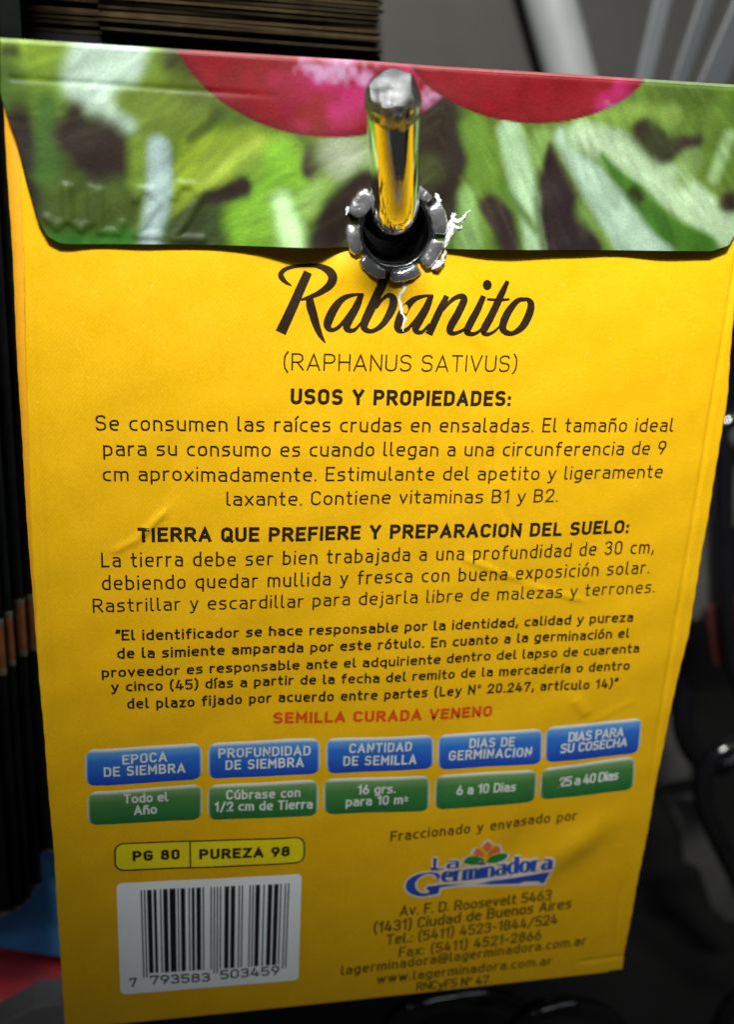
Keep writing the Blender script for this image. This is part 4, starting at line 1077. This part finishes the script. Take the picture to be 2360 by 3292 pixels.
# torn foil and paper fibres pushed out at the right of the eyelet
M['foil'] = paper('torn_foil', (.72, .74, .76, 1), var=.25, rough=.25, bump=1.0, spec=.9)
Vt, Ft = [], []
R4 = random.Random(5)
def crumple(path, wid, hgt, seed, n=26, mseg=5):
    """a crushed strip of foil along a path on the packet"""
    R3 = random.Random(seed); P = catmull(path, 3); V, F = [], []
    for i, (pu, pv) in enumerate(P[:, :2]):
        t = i/(len(P)-1); d = P[min(i+1, len(P)-1)][:2]-P[max(i-1, 0)][:2]; d = d/np.linalg.norm(d); nrm = np.array([-d[1], d[0]])
        e = (math.sin(math.pi*min(max(t, .04), .96)))**.5
        for k in range(mseg):
            q = k/(mseg-1)*2-1
            ww = wid*e*q*(1+.55*R3.uniform(-1, 1)*abs(q))
            hz = EH+hgt*e*(1-q*q)+.13*R3.uniform(-1, 1)
            V.append(pt(pu+nrm[0]*ww+.09*R3.uniform(-1, 1), pv+nrm[1]*ww+.09*R3.uniform(-1, 1), hz))
    for i in range(len(P)-1):
        for k in range(mseg-1):
            F.append((i*mseg+k, i*mseg+k+1, (i+1)*mseg+k+1, (i+1)*mseg+k))
    return V, F
pieces = [crumple([(6.4, -2.0), (5.9, -1.1), (6.1, -.2), (5.6, .9), (5.5, 1.8)], .42, .5, 1), crumple([(5.9, -1.9), (6.6, -1.2), (7.3, -1.7), (7.9, -2.4)], .36, .4, 2),
          crumple([(6.1, -.9), (6.9, -.5), (7.2, -1.2)], .35, .4, 3), crumple([(5.6, 1.7), (5.4, 2.6), (4.9, 3.3)], .22, .3, 4), crumple([(5.5, 2.9), (4.9, 3.5), (4.2, 3.9)], .36, .5, 5),
          crumple([(5.0, 3.9), (4.7, 3.3), (4.3, 3.1)], .3, .4, 8), crumple([(-3.6, -3.6), (-3.3, -3.0), (-3.2, -2.5)], .13, .3, 6), crumple([(4.0, -3.9), (4.4, -3.2), (4.6, -2.4)], .25, .3, 7),
          crumple([(-5.4, -2.2), (-5.5, -1.4)], .2, .3, 9)]
for V, F in pieces:
    n0 = len(Vt); Vt += list(V); Ft += [tuple(n0+i for i in f) for f in F]
o = part('torn_foil', Vt, Ft, M['foil'], eyelet, smooth=False)
solidify(o, .05)

# ---------------------------------------------------------------- what hangs and stands behind
M['rack'] = plain('dark_grey_board', (.005, .005, .0055), .8, spec=.02, var=.25, scale=12)
M['kraft'] = plain('dark_kraft_edge', (.020, .014, .006), .7, spec=.15, var=.6, scale=260)
M['kraft_light'] = plain('brown_paper_edge', (.038, .026, .010), .7, spec=.2, var=.5, scale=260)
M['night'] = plain('black_packet_print', (.0025, .003, .003), .7, spec=.03, var=.5, scale=150)
M['green_black'] = plain('dark_green_packet_print', (.0025, .004, .003), .7, spec=.03, var=.5, scale=150)
M['band'] = plain('orange_band_print', (.085, .028, .009), .7, spec=.2, var=.5, scale=240)
M['band_edge'] = plain('pale_band_print', (.05, .042, .03), .5, var=.4, scale=240)
M['bluepaper'] = plain('blue_packet_print', (.07, .34, .80), .45, var=.25, scale=90)
M['redplastic'] = plain('red_film', (.50, .03, .04), .45, var=.35, scale=40, bump=.4)
M['greyfloor'] = plain('grey_shelf_paint', (.006, .006, .006), .5, var=.2, scale=50)
M['glossblack'] = plain('black_gloss_plastic', (.004, .004, .005), .12, var=.3, scale=80, spec=.6)
M['greypaint'] = plain('grey_painted_metal', (.022, .0215, .020), .7, spec=.2, var=.2, scale=20)
M['palepaint'] = plain('pale_painted_metal', (.135, .145, .145), .4, var=.1, scale=40)
M['darkred'] = plain('dark_red_print', (.035, .006, .006), .5, var=.4, scale=100)

def box_mesh(x0, x1, y0, y1, z0, z1):
    v = [(x, y, z) for z in (z0, z1) for y in (y0, y1) for x in (x0, x1)]
    f = [(0, 2, 3, 1), (4, 5, 7, 6), (0, 1, 5, 4), (1, 3, 7, 5), (3, 2, 6, 7), (2, 0, 4, 6)]
    return np.array(v)*MM, f
def bevel(o, w):
    md = o.modifiers.new('bevel', 'BEVEL'); md.width = w*MM; md.segments = 2; md.limit_method = 'ANGLE'
    return o

# back of the rack
v, f = box_mesh(-700, 700, 330, 340, -900, 700)
structure(link('back_board', v, f, M['rack'], None, False))
v, f = box_mesh(-700, 700, 40, 329.5, -262, -250)
structure(link('shelf', v, f, M['greyfloor'], None, False))
M['tray'] = plain('grey_tray_paint', (.14, .14, .14), .6, var=.2, scale=60)
M['slat'] = plain('worn_grey_slat_paint', (.042, .048, .053), .45, var=.2, scale=40)
M['slat_dim'] = plain('dim_grey_slat_paint', (.028, .032, .036), .45, var=.2, scale=40)
M['plate'] = plain('dark_grey_plate', (.045, .045, .044), .5, var=.3, scale=40)

def slab(name, pts, Y, th, mat):
    """an upright sheet with its own outline (x, z in mm) and real thickness"""
    n = len(pts); cx = sum(p[0] for p in pts)/n; cz = min(p[1] for p in pts)
    V = [((x-cx)*MM, 0, (z-cz)*MM) for x, z in pts]+[((x-cx)*MM, th*MM, (z-cz)*MM) for x, z in pts]
    F = [tuple(range(n)), tuple(range(2*n-1, n-1, -1))]+[(i, n+i, n+(i+1) % n, (i+1) % n) for i in range(n)]
    o = link(name, V, F, mat, None, False)
    o.location = (cx*MM, Y*MM, cz*MM)
    bevel(o, .3)
    return o
for name, label, cat, mat, pts, Y, th in SLABS:
    g = {'side_bar': 'dim bars at the upper right', 'divider_plate': 'dark plates right of the packet'}.get(name)
    tag(slab(name, pts, Y, th, M[mat]), label, cat, g)

# broad pale bar that slants down behind the flap
a, b = np.array(PALE_BAR[0]), np.array(PALE_BAR[1])
V, F = sweep([a+(b-a)*t for t in np.linspace(0, 1, 12)], [8.0]*12, 24)
o = link('hanging_bar', (np.array(V)-b)*MM, F, M['palepaint'])
o.location = tuple(b*MM)
tag(o, 'broad pale metal bar slanting down behind the flap at the upper right', 'bar')

# black wire hooks around the right and the bottom
for label, path, rad in TUBES:
    q = catmull(path, 8)
    V, F = sweep(q, [rad]*len(q), 20)
    base = q[-1]
    o = link('wire_hook', (np.array(V)-base)*MM, F, M['glossblack'])
    o.location = tuple(base*MM)
    tag(o, label, 'hook', 'black glossy hooks around the packet')

# dark packets hanging in a row to the left; each has an orange band across it
names = ['nearest dark packet of the row at the left edge, mostly outside the frame',
         'second nearest dark packet at the left with a low orange band',
         'third dark packet from the front in the left row',
         'fourth dark packet from the front, its orange band stepping up',
         'fifth dark packet from the front in the left row',
         'farthest dark packet of the left row, touching the yellow packet in view']
for k, (Y, xr, zb, b0, b1) in enumerate(HANG):
    t = empty('dark_packet', (xr*MM, Y*MM, zb*MM), names[k], 'seed packet', 'dark packets hanging in a row at the left')
    H = 150+zb*0+3*k
    def bx(name, x0, x1, y0, y1, z0, z1, mat):
        v, f = box_mesh(x0, x1, y0, y1, z0, z1)
        return bevel(link(name, v, f, mat, t, False), .12)
    bx('sheet', -70, 0, 0, 1.1, 0, H, M['night' if k % 2 else 'green_black'])
    bx('band', -70, .06, -.06, 1.16, b1-zb, b0-zb, M['band'])
    bx('band_edge', -70, .08, -.09, 1.18, b0-zb, b0-zb+1.0, M['band_edge'])
    bx('band_edge', -70, .08, -.09, 1.18, b1-zb-1.0, b1-zb, M['band_edge'])
    # the pinked bottom edge
    V, F = [], []
    n = 24
    for i in range(n):
        x0 = -70+70*i/n; x1 = -70+70*(i+1)/n
        j = len(V)
        V += [(x0, 0, 0), (x1, 0, 0), ((x0+x1)/2, 0, -1.3), (x0, 1.0, 0), (x1, 1.0, 0), ((x0+x1)/2, 1.0, -1.3)]
        F += [(j, j+2, j+1), (j+3, j+4, j+5), (j, j+3, j+5, j+2), (j+1, j+2, j+5, j+4)]
    link('pinked_edge', np.array(V)*MM+np.array([0, .05*MM, 0]), F, M['band_edge'], t, False)

# piles of brown packets lying in the shelf above
def packet_flat(x0, x1, y0, y1, z, seed, mat):
    """one flat packet: folded front edge, slightly warped"""
    R3 = random.Random(seed); V, F = [], []
    nx, prof = 18, [(14, .0), (1.0, .0), (.2, .10), (0, .26), (.2, .42), (1.0, .5), (14, .5)]
    w0, w1, w2 = R3.uniform(-.12, .12), R3.uniform(0, 6), R3.uniform(-.25, .25)
    depth = y1-y0
    for i in range(nx):
        t = i/(nx-1); x = x0+(x1-x0)*t
        dz = w0*math.sin(3*t+w1)+w2*(t-.5)
        for yy, zz in prof:
            y = y0+(depth if yy == 14 else yy)
            V.append((x, y+.3*math.sin(5*t+w1), z+zz+dz))
    m_ = len(prof)
    for i in range(nx-1):
        for k in range(m_-1):
            F.append((i*m_+k, i*m_+k+1, (i+1)*m_+k+1, (i+1)*m_+k))
    F.append(tuple(range(m_))); F.append(tuple((nx-1)*m_+k for k in reversed(range(m_))))
    base = np.array([(x0+x1)/2, y0, z])
    o = link('brown_packet', (np.array(V)-base)*MM, F, mat, None, False)
    o.location = tuple(base*MM)
    return o
for i in range(17):
    z = PILE_RIGHT[1]+.62*i
    o = packet_flat(-33+random.uniform(-.5, .5), PILE_RIGHT[0]+random.uniform(-.7, .1), 60+random.uniform(-1.2, .6), 130, z, 40+i, M['kraft_light' if i in (3, 4, 7, 10, 12) else 'kraft'])
    tag(o, 'thin brown packet in the right hand pile behind the flap', 'seed packet', 'brown packets piled behind the flap, right pile')
for i in range(14):
    z = PILE_LEFT[1]+.66*i
    o = packet_flat(-85, PILE_LEFT[0]+random.uniform(-.9, .2), 70+random.uniform(-1, .6), 140, z, 90+i, M['kraft_light' if i in (6, 9) else 'kraft'])
    tag(o, 'thin dark brown packet in the left hand pile behind the flap', 'seed packet', 'brown packets piled behind the flap, left pile')
v, f = box_mesh(-120, PILE_RIGHT[0]+.5, 62, 150, PILE_RIGHT[1]-4, PILE_RIGHT[1]-.4)
structure(link('upper_shelf', v, f, M['rack'], None, False))

# crumpled red film bag below the blue packet
V, F = [], []
nu2, nv2 = 40, 20
for i in range(nv2):
    ph = math.pi*(i/(nv2-1))
    for k in range(nu2):
        th = 2*math.pi*k/nu2
        r3 = 1+.06*math.sin(3*th+2*ph)+.05*math.sin(7*th-3*ph)+.03*math.sin(11*th+ph*5)
        V.append((24*r3*math.sin(ph)*math.cos(th), 12*r3*math.sin(ph)*math.sin(th), 7.0*r3*math.cos(ph)-.18*24*math.sin(ph)*math.cos(th)))
for i in range(nv2-1):
    for k in range(nu2):
        F.append((i*nu2+k, (i+1)*nu2+k, (i+1)*nu2+(k+1) % nu2, i*nu2+(k+1) % nu2))
o = link('red_bag', np.array(V)*MM, F, M['redplastic'])
o.location = ((FILM[0]-12)*MM, (FILM[1]+14)*MM, (FILM[2]-4)*MM)
tag(o, 'crumpled red film bag below the blue packet at the lower left', 'bag')
